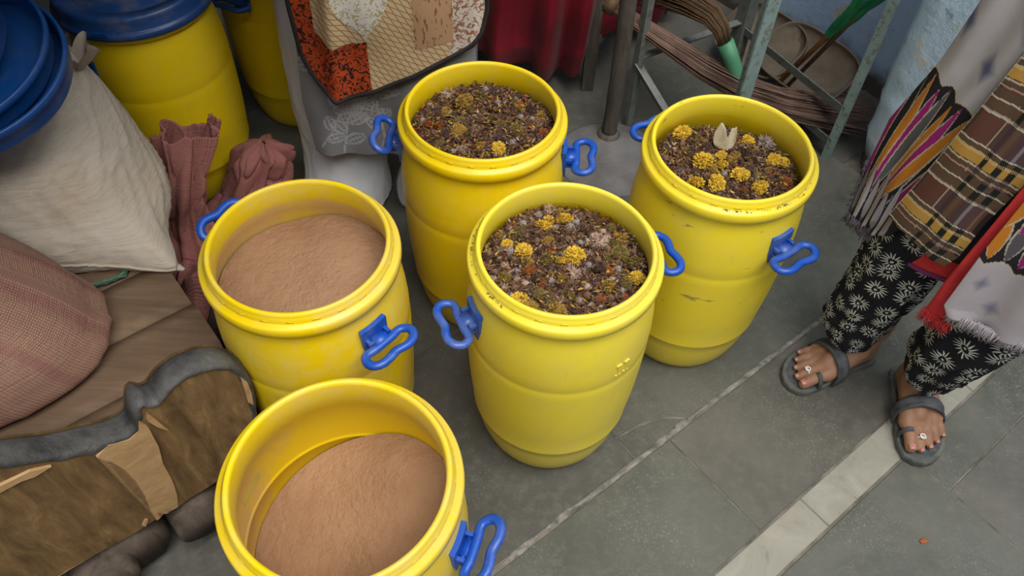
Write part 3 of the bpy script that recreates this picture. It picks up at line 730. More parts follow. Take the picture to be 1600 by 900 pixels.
# back of the board
bk = [[Wb(a if a < -.5 else a+(-.502-a)*q, -.45, z+(.150-z)*q) for a, z in zip(cu, cz)] for q in (0, .5, 1)]
grid('board_back', np.array(bk), M['board'], bed)
pydata('board_underside', [Wb(-1.5, -.40, .152), Wb(-.502, -.40, .152), Wb(-.502, -.45, .152), Wb(-1.5, -.45, .152)], [(3, 2, 1, 0)], M['board'], bed, False)
def split_patch(poly, m, name, off=.0012):
    """bare wood where a strip of the face has split away"""
    bm = bmesh.new(); c = [Wb(a, -.40+.0042+off, z) for a, z in poly]; d = [Wb(a, -.395, z) for a, z in poly]
    t = [bm.verts.new(x) for x in c]; f = bm.faces.new(t)
    lo = [bm.verts.new(x-np.array([*(V2*.008), 0])) for x in c]
    for k in range(len(t)): bm.faces.new([t[k], t[(k+1) % len(t)], lo[(k+1) % len(t)], lo[k]])
    bmesh.ops.triangulate(bm, faces=[f]); o = frombm(name, bm, m, bed, False); return o
pale = split_patch([(-.722, .405), (-.700, .418), (-.672, .404), (-.655, .412), (-.646, .436), (-.640, .41), (-.643, .35), (-.652, .30), (-.655, .24), (-.662, .19), (-.672, .152), (-.682, .153), (-.688, .166), (-.692, .151), (-.697, .158), (-.703, .172), (-.706, .151), (-.712, .151), (-.710, .19), (-.703, .24), (-.700, .29), (-.702, .34), (-.710, .375)], M['bare_wood'], 'bare_strip')
pale['label'] = 'pale bare wood where the face has split off'
split_patch([(-.636, .425), (-.630, .400), (-.624, .385), (-.618, .372), (-.621, .390), (-.626, .420), (-.630, .44)], M['bare_wood'], 'bare_strip')
split_patch([(-.485, .405), (-.4785, .385), (-.479, .35), (-.484, .315), (-.490, .33), (-.487, .37)], M['bare_wood'], 'bare_strip')
split_patch([(-.86, .46), (-.80, .455), (-.775, .440), (-.80, .438), (-.815, .444), (-.86, .445)], M['bare_wood'], 'bare_strip')
split_patch([(-.735, .160), (-.726, .172), (-.722, .168), (-.732, .152)], M['bare_wood'], 'bare_strip')
# planks
pv = [-.452, -.575, -.695, -.83, -.97, -1.10]
for k in range(5):
    va, vb = pv[k+1]+.0018, pv[k]-.0018; nn = 30; n2 = 6; P = np.zeros((n2+2, nn, 3))
    end = -.472+(-.006, .004, 0, -.004, .003)[k]
    for i in range(nn):
        uu = -1.75+(end+1.75)*i/(nn-1)
        for j in range(n2):
            vv = va+(vb-va)*j/(n2-1); z = .283+(.0015 if 0 < j < n2-1 else -.001)+.002*nz(uu*5, vv*12, k)
            P[j+1, i] = Wb(uu, vv, z)
        P[0, i] = Wb(uu, va, .255); P[n2+1, i] = Wb(uu, vb, .255)
    grid('plank', P, M['plank'], bed)
    pydata('plank_end', [Wb(end, va, .255), Wb(end, vb, .255), Wb(end, vb, .283), Wb(end, va, .283)], [(0, 1, 2, 3)], M['plank'], bed, False)
box('side_rail', Wb(-1.12, -.78, .22), (1.28, .05, .07), M['plank'], bed, Matrix.Rotation(math.atan2(.643, .766), 3, 'Z'))
def logpiece(u_, v0, v1, z, r, name='log_foot'):
    n_, seg = 9, 20; vs = []; fs = []
    for i in range(n_):
        t = i/(n_-1); v_ = v0+(v1-v0)*t
        for k in range(seg):
            a = 2*PI*k/seg; rr = r*(1+.12*nz(math.cos(a)*2, math.sin(a)*2, u_*7+t))*(.93 if i in (0, n_-1) else 1)
            vs.append(Wb(u_+rr*math.cos(a), v_, z+rr*.9*math.sin(a)))
    for i in range(n_-1):
        for k in range(seg): fs.append((i*seg+k, i*seg+(k+1) % seg, (i+1)*seg+(k+1) % seg, (i+1)*seg+k))
    fs.append(tuple(range(seg))); fs.append(tuple((n_-1)*seg+k for k in range(seg)))
    c = Wb(u_+.006, v1+.001, z)
    for k in range(4):     # cracks round the heart of the log
        a = k*1.5+.4; d = np.array([*(U2*math.cos(a)), math.sin(a)]); s = np.array([*(-U2*math.sin(a)), math.cos(a)]); i = len(vs)
    return pydata(name, vs, fs, M['log'], bed)
logpiece(-.648, -.72, -.372, .085, .052); logpiece(-.83, -.72, -.37, .07, .055); logpiece(-.775, -.66, -.40, .075, .07)
logpiece(-.62, -1.10, -.8, .12, .12, 'log_foot'); logpiece(-1.25, -1.10, -.4, .10, .09)
for u_ in (-.62, -1.25): box('post_block', Wb(u_, -1.0, .19), (.1, .1, .13), M['log'], bed)

# ------------------------------------------------------------------ sacks
def sack(name, base, tab, m, label, rot=0, wr=1.0, exp=2.6, nu=140, nv=110, seed=0, lift=0, diag=0.0, corner=None):
    """rows of (t, z, half width, half depth, shift x, shift y); super-elliptic sections, creased"""
    t = np.linspace(0, 1, nv); R = smooth_interp(t, tab); P = np.zeros((nv, nu, 3)); uv = np.zeros((nv, nu, 2))
    c, s = math.cos(rot), math.sin(rot)
    for j in range(nv):
        z, a, b, sx, sy = R[j]; a = max(a, .002); b = max(b, .002)
        for i in range(nu):
            w = 2*PI*i/nu; cw, sw = math.cos(w), math.sin(w)
            x = a*math.copysign(abs(cw)**(2/exp), cw); y = b*math.copysign(abs(sw)**(2/exp), sw)
            k = min(a, b)/.2
            d = .008*nz(cw*1.3+seed, sw*1.3, z*3)+.006*nz(cw*2.5+z*8*diag, sw*2.5+z*5, seed)*wr
            cr = 1-abs(nz(cw*4+seed+z*9*diag, sw*4-z*14*diag, 3)); d += .009*wr*(cr**9-.15)
            cr2 = 1-abs(nz(cw*9+z*22*diag, sw*9-z*30*diag, 8)); d += .005*wr*cr2**8
            if corner:
                dw = (w-corner[0]+PI) % (2*PI)-PI; d += corner[1]/k*math.exp(-abs(dw/.26)**1.4)*math.exp(-((z-.29)/.075)**2)
            f = 1+d*k/max(.05, math.hypot(x, y))
            P[j, i] = (base[0]+c*(x*f+sx)-s*(y*f+sy), base[1]+s*(x*f+sx)+c*(y*f+sy), z+.01*wr*nz(cw*3, sw*3, seed+t[j]*2)*k)
            uv[j, i] = (i/nu*1.6, t[j]*1.0)
    globals()['LASTP'] = P; return grid(name, P, m, None, uv, closed=True)
ws = empty('white_sack', (0, 0, 0)); tag(ws, 'full dusty white woven sack standing behind the pink sack', 'sack')
o = sack('sack_body', (-.962, 1.150), [(0, .287, .02, .02, 0, 0), (.04, .285, .19, .13, 0.0, -.01), (.10, .290, .222, .165, .0, -.005), (.20, .33, .230, .180, .0, 0), (.40, .41, .208, .175, -.01, .02), (.60, .50, .160, .15, .0, .045), (.77, .568, .10, .105, .03, .07), (.89, .61, .05, .05, .07, .09), (.95, .63, .03, .03, .085, .10), (1, .65, .03, .03, .09, .10)], M['sack_white'], '', wr=.6, seed=3, diag=1, exp=2.3, corner=(-.54, .105))
o.parent = ws
# stitched seam running up from the right foot of the sack to its left side
sm = []
for k in range(60):
    q = k/59; ii = int((-12-54*q) % 140); jj = int(13+22*q**.8); sm.append(Vector(LASTP[jj, ii])+Vector((0, -.0015, .001)))
tube('seam', sm, .0035, M['sack_white'], ws, seg=6)
# stitched corner ear at the right foot of the sack
ear = [(-.715, 1.035, .300), (-.69, 1.022, .294), (-.672, 1.012, .290), (-.655, 1.006, .292)]
tube('corner_ear', ear, [.016, .011, .008, .003], M['sack_white'], ws, seg=7, flat=(.7, 1.2))
# tied mouth
MC = at(117, 92, .605); n_ = 40; P = np.zeros((8, n_, 3))
for j in range(8):
    for i in range(n_):
        w = 2*PI*i/n_; q = j/7; r = .020+.035*q*(1+.35*math.sin(5*w)+.2*math.sin(9*w+1)); P[j, i] = (MC[0]+r*.6*math.cos(w)+.02*q, MC[1]+r*.55*math.sin(w)-.01*q, MC[2]-.02+.05*q-.012*math.sin(3*w)*q)
grid('tied_mouth', P, M['sack_white'], ws, closed=True, uv=np.zeros((8, n_, 2)))
o = sack('pink_sack', (-1.055, .74), [(0, .287, .02, .02, 0, 0), (.04, .285, .22, .13, .02, -.01), (.1, .295, .275, .165, .03, 0), (.3, .36, .292, .19, .02, 0), (.5, .45, .265, .185, -.015, .015), (.7, .54, .205, .155, -.06, .03), (.85, .60, .13, .10, -.11, .04), (.95, .63, .05, .045, -.15, .05), (1, .635, .006, .006, -.15, .05)], M['sack_pink'], '', rot=.35, wr=.55, seed=11, exp=2.4)
tag(o, 'full dusty pink woven sack leaning behind the carved board', 'sack')
# green rope below the white sack
pts = []
for k in range(70):
    a = k*.33; pts.append((-.86+.09*math.cos(a)*(1+.1*math.sin(k)), .985+.035*math.sin(a), .291+.004*(k % 3)))
tag(tube('green_rope', pts, .0035, M['rope'], None, seg=6), 'green rope coil squeezed under the white sack', 'rope')

# crumpled empty sack on the floor
def crumple(name, x0, x1, y0, y1, hf, m, label, cat, rot=0, nu=110, nv=110, s=1.0, seed=0, amp=.03):
    P = np.zeros((nv, nu, 3)); uv = np.zeros((nv, nu, 2)); cx, cy = (x0+x1)/2, (y0+y1)/2
    for j in range(nv):
        for i in range(nu):
            x = x0+(x1-x0)*i/(nu-1); y = y0+(y1-y0)*j/(nv-1)
            n1 = nz(x*9+seed, y*9, 0); n2 = nz(x*9, y*9+seed, 5); rid = 1-abs(nz(x*13+seed+n1, y*9+n2, 2)); rid2 = 1-abs(nz(x*26+2*n1, y*20, seed))
            e = min(1, min(i, nu-1-i, j, nv-1-j)/10)
            h = hf(x, y); z = .012+e*max(0, h+amp*(rid**3-.35)*min(1, .35+h*6)+.3*amp*(rid2**3-.3))
            P[j, i] = (x+.05*n1*s, y+.05*n2*s-.0*z, z); uv[j, i] = (x*1.6, y*1.6)
    return tag(grid(name, P, m, None, uv, thick=.002), label, cat)
def bumpf(x, y, cx, cy, rx, ry, a, h):
    c, s = math.cos(a), math.sin(a); dx, dy = x-cx, y-cy; p, q = (c*dx+s*dy)/rx, (-s*dx+c*dy)/ry
    return h*math.exp(-(p*p+q*q)**1.25)
def hred(x, y): return .04+max(bumpf(x, y, -.635, 1.30, .095, .065, .25, .40), bumpf(x, y, -.60, 1.21, .06, .10, .4, .26), bumpf(x, y, -.515, 1.315, .085, .085, .2, .30), bumpf(x, y, -.57, 1.10, .07, .08, 0, .20), bumpf(x, y, -.72, 1.26, .06, .07, .3, .26))
cs = tag(empty('crumpled_sack', (0, 0, 0)), 'empty faded red woven sack crumpled against the lidded drum', 'sack')
o = crumple('sack_body', -.80, -.45, 1.02, 1.34, lambda x, y: .03+bumpf(x, y, -.62, 1.16, .12, .12, .3, .12), M['sack_red'], None, None, amp=.05); o.parent = cs
def pleated(name, spine, prof, m, parent, seed, close):
    n_, nu = 60, 150; ts = np.linspace(0, 1, n_); sp_ = smooth_interp(ts, [(k/(len(spine)-1), *p) for k, p in enumerate(spine)]); pr2 = smooth_interp(ts, prof); P = np.zeros((n_, nu, 3)); uv = np.zeros((n_, nu, 2))
    for j in range(n_):
        a, b = pr2[j]
        for i in range(nu):
            w = 2*PI*i/nu; cw, sw = math.cos(w), math.sin(w); f = 1+.16*math.sin(5*w+seed+ts[j]*2.2)+.10*math.sin(9*w+2*seed-ts[j]*3)+.35*nz(cw*1.5+seed, sw*1.5, ts[j]*2.5)-.18*(1-abs(nz(cw*3, sw*3+seed, ts[j]*4)))**6
            P[j, i] = (sp_[j, 0]+a*cw*f, sp_[j, 1]+b*sw*f, max(.01, sp_[j, 2]+.02*nz(cw*2, sw*2, seed+ts[j])*ts[j]+.022*(cw*.9+math.sin(3*w+seed)*.5)*ts[j]*(1-close))); uv[j, i] = (i/nu*.9, ts[j]*.7)
    return grid(name, P, m, parent, uv, closed=True, thick=.002)
pleated('sack_mouth', [at(312, 420, .03), at(290, 345, .13), at(288, 285, .24), at(288, 205, .355)], [(0, .10, .06), (.35, .055, .045), (.6, .055, .045), (1, .075, .038)], M['sack_red'], cs, 1.3, 0)
pleated('sack_fold', [at(385, 330, .02), at(398, 290, .10), at(408, 245, .19), at(412, 222, .235)], [(0, .10, .08), (.5, .072, .06), (.85, .05, .042), (1, .004, .004)], M['sack_red'], cs, 4.1, 1)
def hbr(x, y): return .03+bumpf(x, y, -.60, 1.03, .06, .14, .5, .13)
crumple('brown_cloth', -.70, -.52, .86, 1.14, hbr, M['brown_cloth'], 'dark brown cloth heap between the platform and powder drum', 'cloth', seed=4, amp=.03, nu=60, nv=80)

# stack of loose blue lids on the white sack
LID = lid_geo()
lids = ['outermost and lowest blue lid of the nested stack on the white sack', 'middle blue lid of the nested stack on the white sack', 'topmost blue lid of the nested stack on the white sack']
lc = Vector(at(-62, 112, .70))
for k in range(3):
    o = pydata('barrel_cover', *LID, M['blue_lid'])
    o.matrix_world = Matrix.Translation(lc+Vector(((0, -.022, -.085)[k], (0, .004, .0)[k], (0, .020, .042)[k]))) @ Matrix.Rotation((.0, -.04, -.14)[k], 4, 'Y') @ Matrix.Rotation(.20, 4, 'X') @ Matrix.Rotation(PI, 4, 'X')
    tag(o, lids[k], 'lid', 'loose blue lids on the white sack')

# ------------------------------------------------------------------ pole, iron stand, covered table
pole = tag(empty('pole', (.26, 1.80, 0)), 'worn dark round pole set in a round cement footing', 'pole')
n_, seg = 60, 16; vs = []; fs = []
pts = [(.004*nz(z*3, 0, 0), .004*nz(z*3, 5, 0), z) for z in np.linspace(0, 2.34, n_)]
tube('shaft', pts, [.0215*(1+.08*nz(k*.9, 0, 0)) for k in range(n_)], M['pole'], pole, seg=16)
lathe('pole_collar', [(.0, .0), (.034, 0), (.034, .012), (.028, .022), (.024, .024), (0, .024)], M['pole'], pole, 24)
prof = [(.155, -.005), (.152, .004), (.142, .009), (.08, .013), (0, .014)]
vs, fs = lathe_geo(prof, 48)
vs = [(x*(1+.06*nz(x*6, y*6, 0))+.0, y*(1+.06*nz(x*6, y*6, 3))-.09, z) for x, y, z in vs]
pydata('cement_footing', vs, fs[:-1], M['cement'], pole)

def angle_iron(name, p0, p1, w, t, m, parent, ang=0.0):
    """L-section bar between two points"""
    p0, p1 = Vector(p0), Vector(p1); d = (p1-p0).normalized(); a = Vector((math.cos(ang), math.sin(ang), 0)); a = (a-d*a.dot(d)).normalized(); b = d.cross(a)
    pr = [(0, 0), (w, 0), (w, t), (t, t), (t, w), (0, w)]
    vs = [p+a*(x-w/2)+b*(y-w/2) for p in (p0, p1) for x, y in pr]
    fs = [(0, 1, 2, 3), (0, 3, 4, 5), (9, 8, 7, 6), (11, 10, 9, 6)]+[(k, (k+1) % 6, 6+(k+1) % 6, 6+k) for k in range(6)]
    bm = bmesh.new(); bv = [bm.verts.new(v) for v in vs]
    for f in fs: bm.faces.new([bv[i] for i in f])
    return frombm(name, bm, m, parent, False)
st = tag(empty('iron_stand', (0, 0, 0)), 'green-painted angle-iron stand with thin legs by the blue wall', 'stand')
P1, P2, P3, P4 = (.319, 1.861), (.53, 1.60), (.635, 2.06), (.882, 1.756)
for (x, y), m_, w, a in ((P1, M['iron_dim'], .021, .6), (P2, M['iron_green'], .044, 2.2), (P3, M['iron_dim'], .038, .6), (P4, M['iron_green'], .022, .9)):
    angle_iron('leg', (x, y, 0), (x, y, .85), w, .005, m_, st, a)
def rail(a, b, za, zb, w=.024, m_=None): angle_iron('rail', (*a, za), (*b, zb), w, .004, m_ or M['iron_dim'], st, 0)
rail(P1, P3, .225, .225, .022); rail(P1, P2, .215, .02); rail(P3, P4, .215, .17); rail(P3, P4, .10, .06)
for a, b in ((P1, P2), (P2, P4), (P4, P3), (P3, P1)): rail(a, b, .84, .84)

tb = tag(empty('table', (0, 0, 0)), 'dark wooden table hidden under the crimson cloth', 'table')
T = [(-.40, 2.12), (.205, 2.03), (.46, 2.42), (-.15, 2.55)]
for x, y in T: box('leg', (x, y, .35), (.036, .036, .70), M['pole'], tb)
def tb_rail(a, b, z): d = Vector(b)-Vector(a); box('rail', ((a[0]+b[0])/2, (a[1]+b[1])/2, z), (d.length, .024, .03), M['pole'], tb, Matrix.Rotation(math.atan2(d.y, d.x), 3, 'Z'))
for a, b in zip(T, T[1:]+T[:1]): tb_rail(a, b, .16); tb_rail(a, b, .66)
pydata('tabletop', [(x*1.0, y, .70) for x, y in T]+[(x, y, .72) for x, y in T], [(3, 2, 1, 0), (4, 5, 6, 7), (0, 1, 5, 4), (1, 2, 6, 5), (2, 3, 7, 6), (3, 0, 4, 7)], M['pole'], tb, False)
path = np.array([(-.52, 2.20), (-.42, 2.07), (-.15, 2.02), (.10, 1.985), (.215, 2.005), (.262, 2.06), (.31, 2.16), (.40, 2.27), (.475, 2.37), (.50, 2.45), (.40, 2.56)])
hem = [.14, .10, .10, .05, .10, .20, .20, .06, .05, .07, .10]
Lp = np.r_[0, np.cumsum(np.hypot(*np.diff(path, axis=0).T))]; nu, nv = 320, 60
s_ = np.linspace(0, Lp[-1], nu); px = np.interp(s_, Lp, path[:, 0]); py = np.interp(s_, Lp, path[:, 1]); hz = np.interp(s_, Lp, hem)
px = np.convolve(np.pad(px, 12, 'edge'), np.ones(25)/25, 'valid'); py = np.convolve(np.pad(py, 12, 'edge'), np.ones(25)/25, 'valid')
P = np.zeros((nv, nu, 3))
for i in range(nu):
    tx, ty_ = px[min(i+1, nu-1)]-px[max(i-1, 0)], py[min(i+1, nu-1)]-py[max(i-1, 0)]; h = math.hypot(tx, ty_); nx, ny = ty_/h, -tx/h
    for j in range(nv):
        q = j/(nv-1); z = .735+(hz[i]-.735)*q
        f = (.006+.026*q)*(math.sin(s_[i]*40+2.2*math.sin(s_[i]*9)+1.6*q)+.35*math.sin(s_[i]*83+3*q))+.022*nz(s_[i]*7, q*3.5, 0)-.03*max(0, q-.88)/.12
        zz = z+.006*q*math.sin(s_[i]*40+2)
        P[j, i] = (px[i]+nx*(f+.012), py[i]+ny*(f+.012), zz)
cl = tag(empty('table_cover', (0, 0, 0)), 'crimson velvet cover hanging in folds over the table', 'cloth')
grid('skirt', P, M['velvet'], cl, thick=.003)
topv = [(float(P[0, i, 0]), float(P[0, i, 1]), .735) for i in range(0, nu, 8)]
pydata('cover_top', topv+[(-.3, 2.6, .735)], [tuple(range(len(topv)+1))], M['velvet'], cl, False)

# ------------------------------------------------------------------ brooms, sticks, trays
def strands(n, spine, rad, spread, seed, thin=.0011):
    r = random.Random(seed); parts = []
    for k in range(n):
        a = r.uniform(0, 2*PI); q = math.sqrt(r.random()); pts = []; w = r.uniform(.84, 1.08)
        j1, j2 = r.uniform(-1, 1), r.uniform(-1, 1)
        for i, (p, rr) in enumerate(zip(spine, rad)):
            t = i/(len(spine)-1)
            if t > w+.02 and i > 2: break
            d = Vector(spine[min(i+1, len(spine)-1)])-Vector(spine[max(i-1, 0)]); d.normalize(); s = d.cross(Vector((0, 0, 1))).normalized(); u_ = s.cross(d)
            pts.append(Vector(p)+s*(math.cos(a)*q*rr+spread*t**3*j1)+u_*(math.sin(a)*q*rr*.6+abs(spread*.5*t**3*j2)))
        parts.append(tube_geo(pts, [thin*(1-.5*i/len(pts)) for i in range(len(pts))], seg=3))
    return join_geo(parts)
br = tag(empty('stick_broom', (0, 0, 0)), 'long brown palm-rib broom lying across the iron stand', 'broom')
sp = [at(945, 2, .36), at(985, 28, .33), at(1040, 64, .29), at(1100, 104, .24), at(1160, 138, .19), at(1220, 160, .14), at(1280, 172, .09), at(1330, 178, .06), at(1360, 182, .045)]
g_, f_ = strands(230, sp, [.020, .025, .034, .044, .048, .050, .052, .058, .064], .055, 3, .0014)
tag(pydata('bristles', g_, f_, M['bristle'], br), kind='stuff')
tube('binding', [at(948, 4, .36), at(962, 13, .352)], .024, M['brown_stick'], br, seg=12)
gb = tag(empty('grass_broom', (0, 0, 0)), 'soft grass broom with a green handle standing behind the drum', 'broom')
hp = [at(1155, 150, .16), at(1150, 118, .22), at(1142, 90, .27), at(1133, 66, .31)]
tube('handle', hp, [.021, .022, .022, .023], M['green_handle'], gb, seg=14)
sp = [at(1133, 66, .31), at(1127, 45, .34), at(1112, 25, .36), at(1085, 8, .37), at(1050, -5, .34), at(1015, -10, .28)]
g_, f_ = strands(260, sp, [.021, .028, .036, .044, .052, .058], .03, 5, .0017)
tag(pydata('bristles', g_, f_, M['grass_bristle'], gb), kind='stuff')
# two sticks with a green satin flag rolled round them, leaning on the wall
fl = tag(empty('flag', (0, 0, 0)), 'rolled green satin flag on an orange bamboo stick leaning on the blue wall', 'flag')
a0, a1 = Vector(at(1205, 140, .02)), Vector(at(1298, 52, .32)); dr = (a1-a0)
tube('stick', [a0, a0+dr*2.4], .0075, M['orange_stick'], fl, seg=10)
b0_ = Vector(at(1215, 150, .01)); tube('stick', [b0_, a0+dr*2.4], .0065, M['brown_stick'], fl, seg=10)
n_, seg = 46, 36; P = np.zeros((n_, seg, 3)); d = dr.normalized(); s = d.cross(Vector((0, 0, 1))).normalized(); u_ = s.cross(d)
for j in range(n_):
    t = j/(n_-1); c = a0+dr*(.98+1.4*t)
    for i in range(seg):
        w = 2*PI*i/seg; r = (.012+.026*min(1, t*2.2))*(1+.22*math.sin(3*w+t*9)+.12*math.sin(7*w-t*15)); P[j, i] = c+s*(r*math.cos(w))+u_*(r*math.sin(w)*.7)
grid('satin', P, M['green_satin'], fl, closed=True)
def tray(c, rx, ry, tilt, rz, label):
    n_ = 56; P = np.zeros((9, n_, 3))
    for j in range(9):
        for i in range(n_):
            w = 2*PI*i/n_; q = min(1, j/7); cw, sw = math.cos(w), math.sin(w); e = 2/3.2
            P[j, i] = (rx*q*math.copysign(abs(cw)**e, cw), ry*q*math.copysign(abs(sw)**e, sw), (0 if j < 6 else .012*(j-5))+.003*nz(q*cw*4, q*sw*4, rx))
    o = grid('cane_tray', P, M['tray'], None, closed=True, thick=.004)
    o.matrix_world = Matrix.Translation(c) @ Matrix.Rotation(rz, 4, 'Z') @ Matrix.Rotation(tilt, 4, 'X')
    return tag(o, label, 'tray', 'cane trays by the wall')
tray((*at(1262, 105, .10)[:2], .10), .15, .095, .55, -.93, 'dusty tan cane tray leaning behind the orange stick')
tray((*at(1190, 70, .08)[:2], .08), .14, .10, .6, -.93, 'darker tan cane tray behind the thick green leg')

# ------------------------------------------------------------------ people
def capsule(bm, p0, p1, r0, r1, seg=14, sq=(1, 1)):
    p0, p1 = Vector(p0), Vector(p1); d = (p1-p0); L = max(d.length, 1e-6); d = d/L
    ref = Vector((0, 0, 1)) if abs(d.z) < .9 else Vector((1, 0, 0)); a = (ref-d*ref.dot(d)).normalized(); b = d.cross(a); rings = []
    for k in range(5): th = -PI/2+PI/2*k/4; rings.append((p0+d*(r0*math.sin(th)), max(r0*math.cos(th), .0004)))
    for k in range(5): th = PI/2*k/4; rings.append((p1+d*(r1*math.sin(th)), max(r1*math.cos(th), .0004)))
    vv = [[bm.verts.new(c+(a*math.cos(2*PI*i/seg)*sq[0]+b*math.sin(2*PI*i/seg)*sq[1])*r) for i in range(seg)] for c, r in rings]
    for j in range(len(vv)-1):
        for i in range(seg): bm.faces.new([vv[j][i], vv[j][(i+1) % seg], vv[j+1][(i+1) % seg], vv[j+1][i]])
    bm.faces.new(vv[0][::-1]); bm.faces.new(vv[-1])
def ellip(bm, c, r, seg=20):
    ret = bmesh.ops.create_uvsphere(bm, u_segments=seg, v_segments=12, radius=1)
    for v in ret['verts']: v.co = Vector(c)+Vector((v.co.x*r[0], v.co.y*r[1], v.co.z*r[2]))
def fuse(name, bm, m, parent, voxel=.004, smooth=4):
    """one continuous skin out of overlapping limbs"""
    bmesh.ops.recalc_face_normals(bm, faces=bm.faces[:])
    me = bpy.data.meshes.new(name); bm.to_mesh(me); bm.free(); o = bpy.data.objects.new(name, me); COL.objects.link(o)
    r = o.modifiers.new('r', 'REMESH'); r.mode = 'VOXEL'; r.voxel_size = voxel
    s = o.modifiers.new('s', 'SMOOTH'); s.iterations = smooth; s.factor = .5
    dg = bpy.context.evaluated_depsgraph_get(); me2 = bpy.data.meshes.new_from_object(o.evaluated_get(dg)); bpy.data.objects.remove(o)
    return link(name, me2, m, parent)
def foot(bm, heel, ang, side, lift, ankle_top):
    """side +1: little toe to the left of the toe direction; returns a local->world function"""
    c, s = math.cos(ang), math.sin(ang)
    def F(x, y, z): y *= side; return Vector((heel[0]+c*x-s*y, heel[1]+s*x+c*y, lift+z))
    toes = [(.150, -.030, .207, -.0335, .0130, .0125), (.155, -.009, .207, -.0105, .0090, .0080), (.150, .0085, .197, .0105, .0085, .0075), (.142, .0245, .184, .029, .0080, .0072), (.130, .0385, .167, .0455, .0080, .0072)]
    for k, (x0, y0, x1, y1, r0, r1) in enumerate(toes):
        mid = F((x0+x1)/2, (y0+y1)/2, .017 if k else .017)
        capsule(bm, F(x0-.01, y0, .019), mid, r0*1.05, r0); capsule(bm, mid, F(x1-r1*.6, y1, r1*.95), r0, r1)
        capsule(bm, F(.055, y0*.35, .050), F(x0-.008, y0*1.0, .0185), .024, .0165 if k else .018)
    capsule(bm, F(.03, 0, .028), F(.10, .012, .022), .028, .024); capsule(bm, F(.03, 0, .030), F(.10, -.014, .030), .028, .024)
    capsule(bm, F(.028, 0, .026), F(.034, 0, .085), .0275, .026); capsule(bm, F(.04, 0, .07), F(.13, -.008, .030), .026, .020)
    capsule(bm, F(.036, 0, .08), F(*ankle_top), .027, .032)
    return F, toes

# ---- the woman in the shawl
BC = np.array([.87, 1.04]); LD = np.array([.707, -.707]); FN = np.array([-.707, -.707])
def B(s, f, z): p = BC+LD*s+FN*f; return (float(p[0]), float(p[1]), float(z))
wo = tag(empty('person', (0.87, 1.04, 0)), 'standing person in printed shawl, checked stole and black starburst trousers, wearing grey sandals', 'person')
def child(o): o.parent = wo; o.matrix_parent_inverse = wo.matrix_world.inverted(); return o
wo_off = Vector((.87, 1.04, 0))
bm = bmesh.new()
angR = math.atan2(-.34, -.94); angL = math.atan2(-1, -.02)
heelR = (.833, 1.066); heelL = (.890, 1.018)
LIFT = .017
FR, toes = foot(bm, heelR, angR, -1, LIFT, (.035, 0, .14)); FL, _ = foot(bm, heelL, angL, 1, LIFT, (.035, 0, .14))
kneeR, kneeL = Vector(B(-.085, .03, .44)), Vector(B(.095, .03, .44)); hipR, hipL = Vector(B(-.085, -.01, .80)), Vector(B(.085, -.01, .80))
for Fx, kn, hp_ in ((FR, kneeR, hipR), (FL, kneeL, hipL)):
    capsule(bm, Fx(.035, 0, .12), kn, .034, .052); capsule(bm, kn, hp_, .055, .078)
ellip(bm, B(0, 0, .85), (.15, .15, .12)); capsule(bm, B(0, 0, .88), B(0, 0, 1.12), .115, .125); capsule(bm, B(-.09, 0, 1.22), B(.09, 0, 1.22), .075, .075); capsule(bm, B(0, 0, 1.2), B(0, .01, 1.34), .06, .045)
ellip(bm, B(0, .02, 1.42), (.078, .078, .108)); capsule(bm, B(0, .085, 1.41), B(0, .10, 1.40), .012, .012)
for sd in (-1, 1):
    e = B(sd*.20, .01, 1.02); h = B(sd*.08, .085, 1.12); capsule(bm, B(sd*.155, 0, 1.24), e, .045, .036); capsule(bm, e, h, .035, .025)
    ellip(bm, B(sd*.065, .095, 1.12), (.034, .034, .022))
    for k in range(4):
        capsule(bm, B(sd*.055, .105, 1.137-.013*k), B(sd*(.018+.002*k), .112, 1.135-.013*k), .0085, .008); capsule(bm, B(sd*(.018+.002*k), .112, 1.135-.013*k), B(-sd*.002, .100, 1.131-.013*k), .008, .007)
    capsule(bm, B(sd*.06, .11, 1.145), B(sd*.028, .115, 1.165), .010, .009)
body = fuse('body', bm, M['skin'], None, .0042, 3); child(body)
def nails(F, pols):
    for k, (x0, y0, x1, y1, r0, r1) in enumerate(toes):
        n_ = 7; P = np.zeros((n_, n_, 3)); w = r1*.66; l = r1*.62
        for j in range(n_):
            for i in range(n_):
                a = (i/(n_-1)-.5)*2; b = (j/(n_-1)-.5)*2; P[j, i] = F(x1-r1*.35+b*l*math.sqrt(max(0, 1-.4*a*a)), y1+a*w, r1*.95+r1*1.04*math.cos(a*.75)-.10*r1*(b+.3)**2-.0002)
        o = child(grid('toenail', P, M['nail'], None, thick=.0008))
        if k in pols:
            vs = []
            for (a, b) in pols[k]: vs.append(F(x1-r1*.35+b*l, y1+a*w, r1*.95+r1*1.04*math.cos(a*.75)-.10*r1*(b+.3)**2+.0004))
            pydata('nail_polish', [v-wo_off for v in vs], [tuple(range(len(vs)))], M['polish'], wo, False)
pr_ = [(-.7, .6), (-.1, .7), (.3, .3), (.5, -.3), (.2, -.8), (.0, -.3), (-.5, .1)]
nails(FR, {0: pr_}); nails(FL, {0: [(-.4, .2), (.1, .5), (.3, .1), (-.1, -.2)], 1: [(-.3, .2), (.3, .4), (.2, -.1)], 2: [(-.3, .3), (.3, .3), (0, -.1)]})
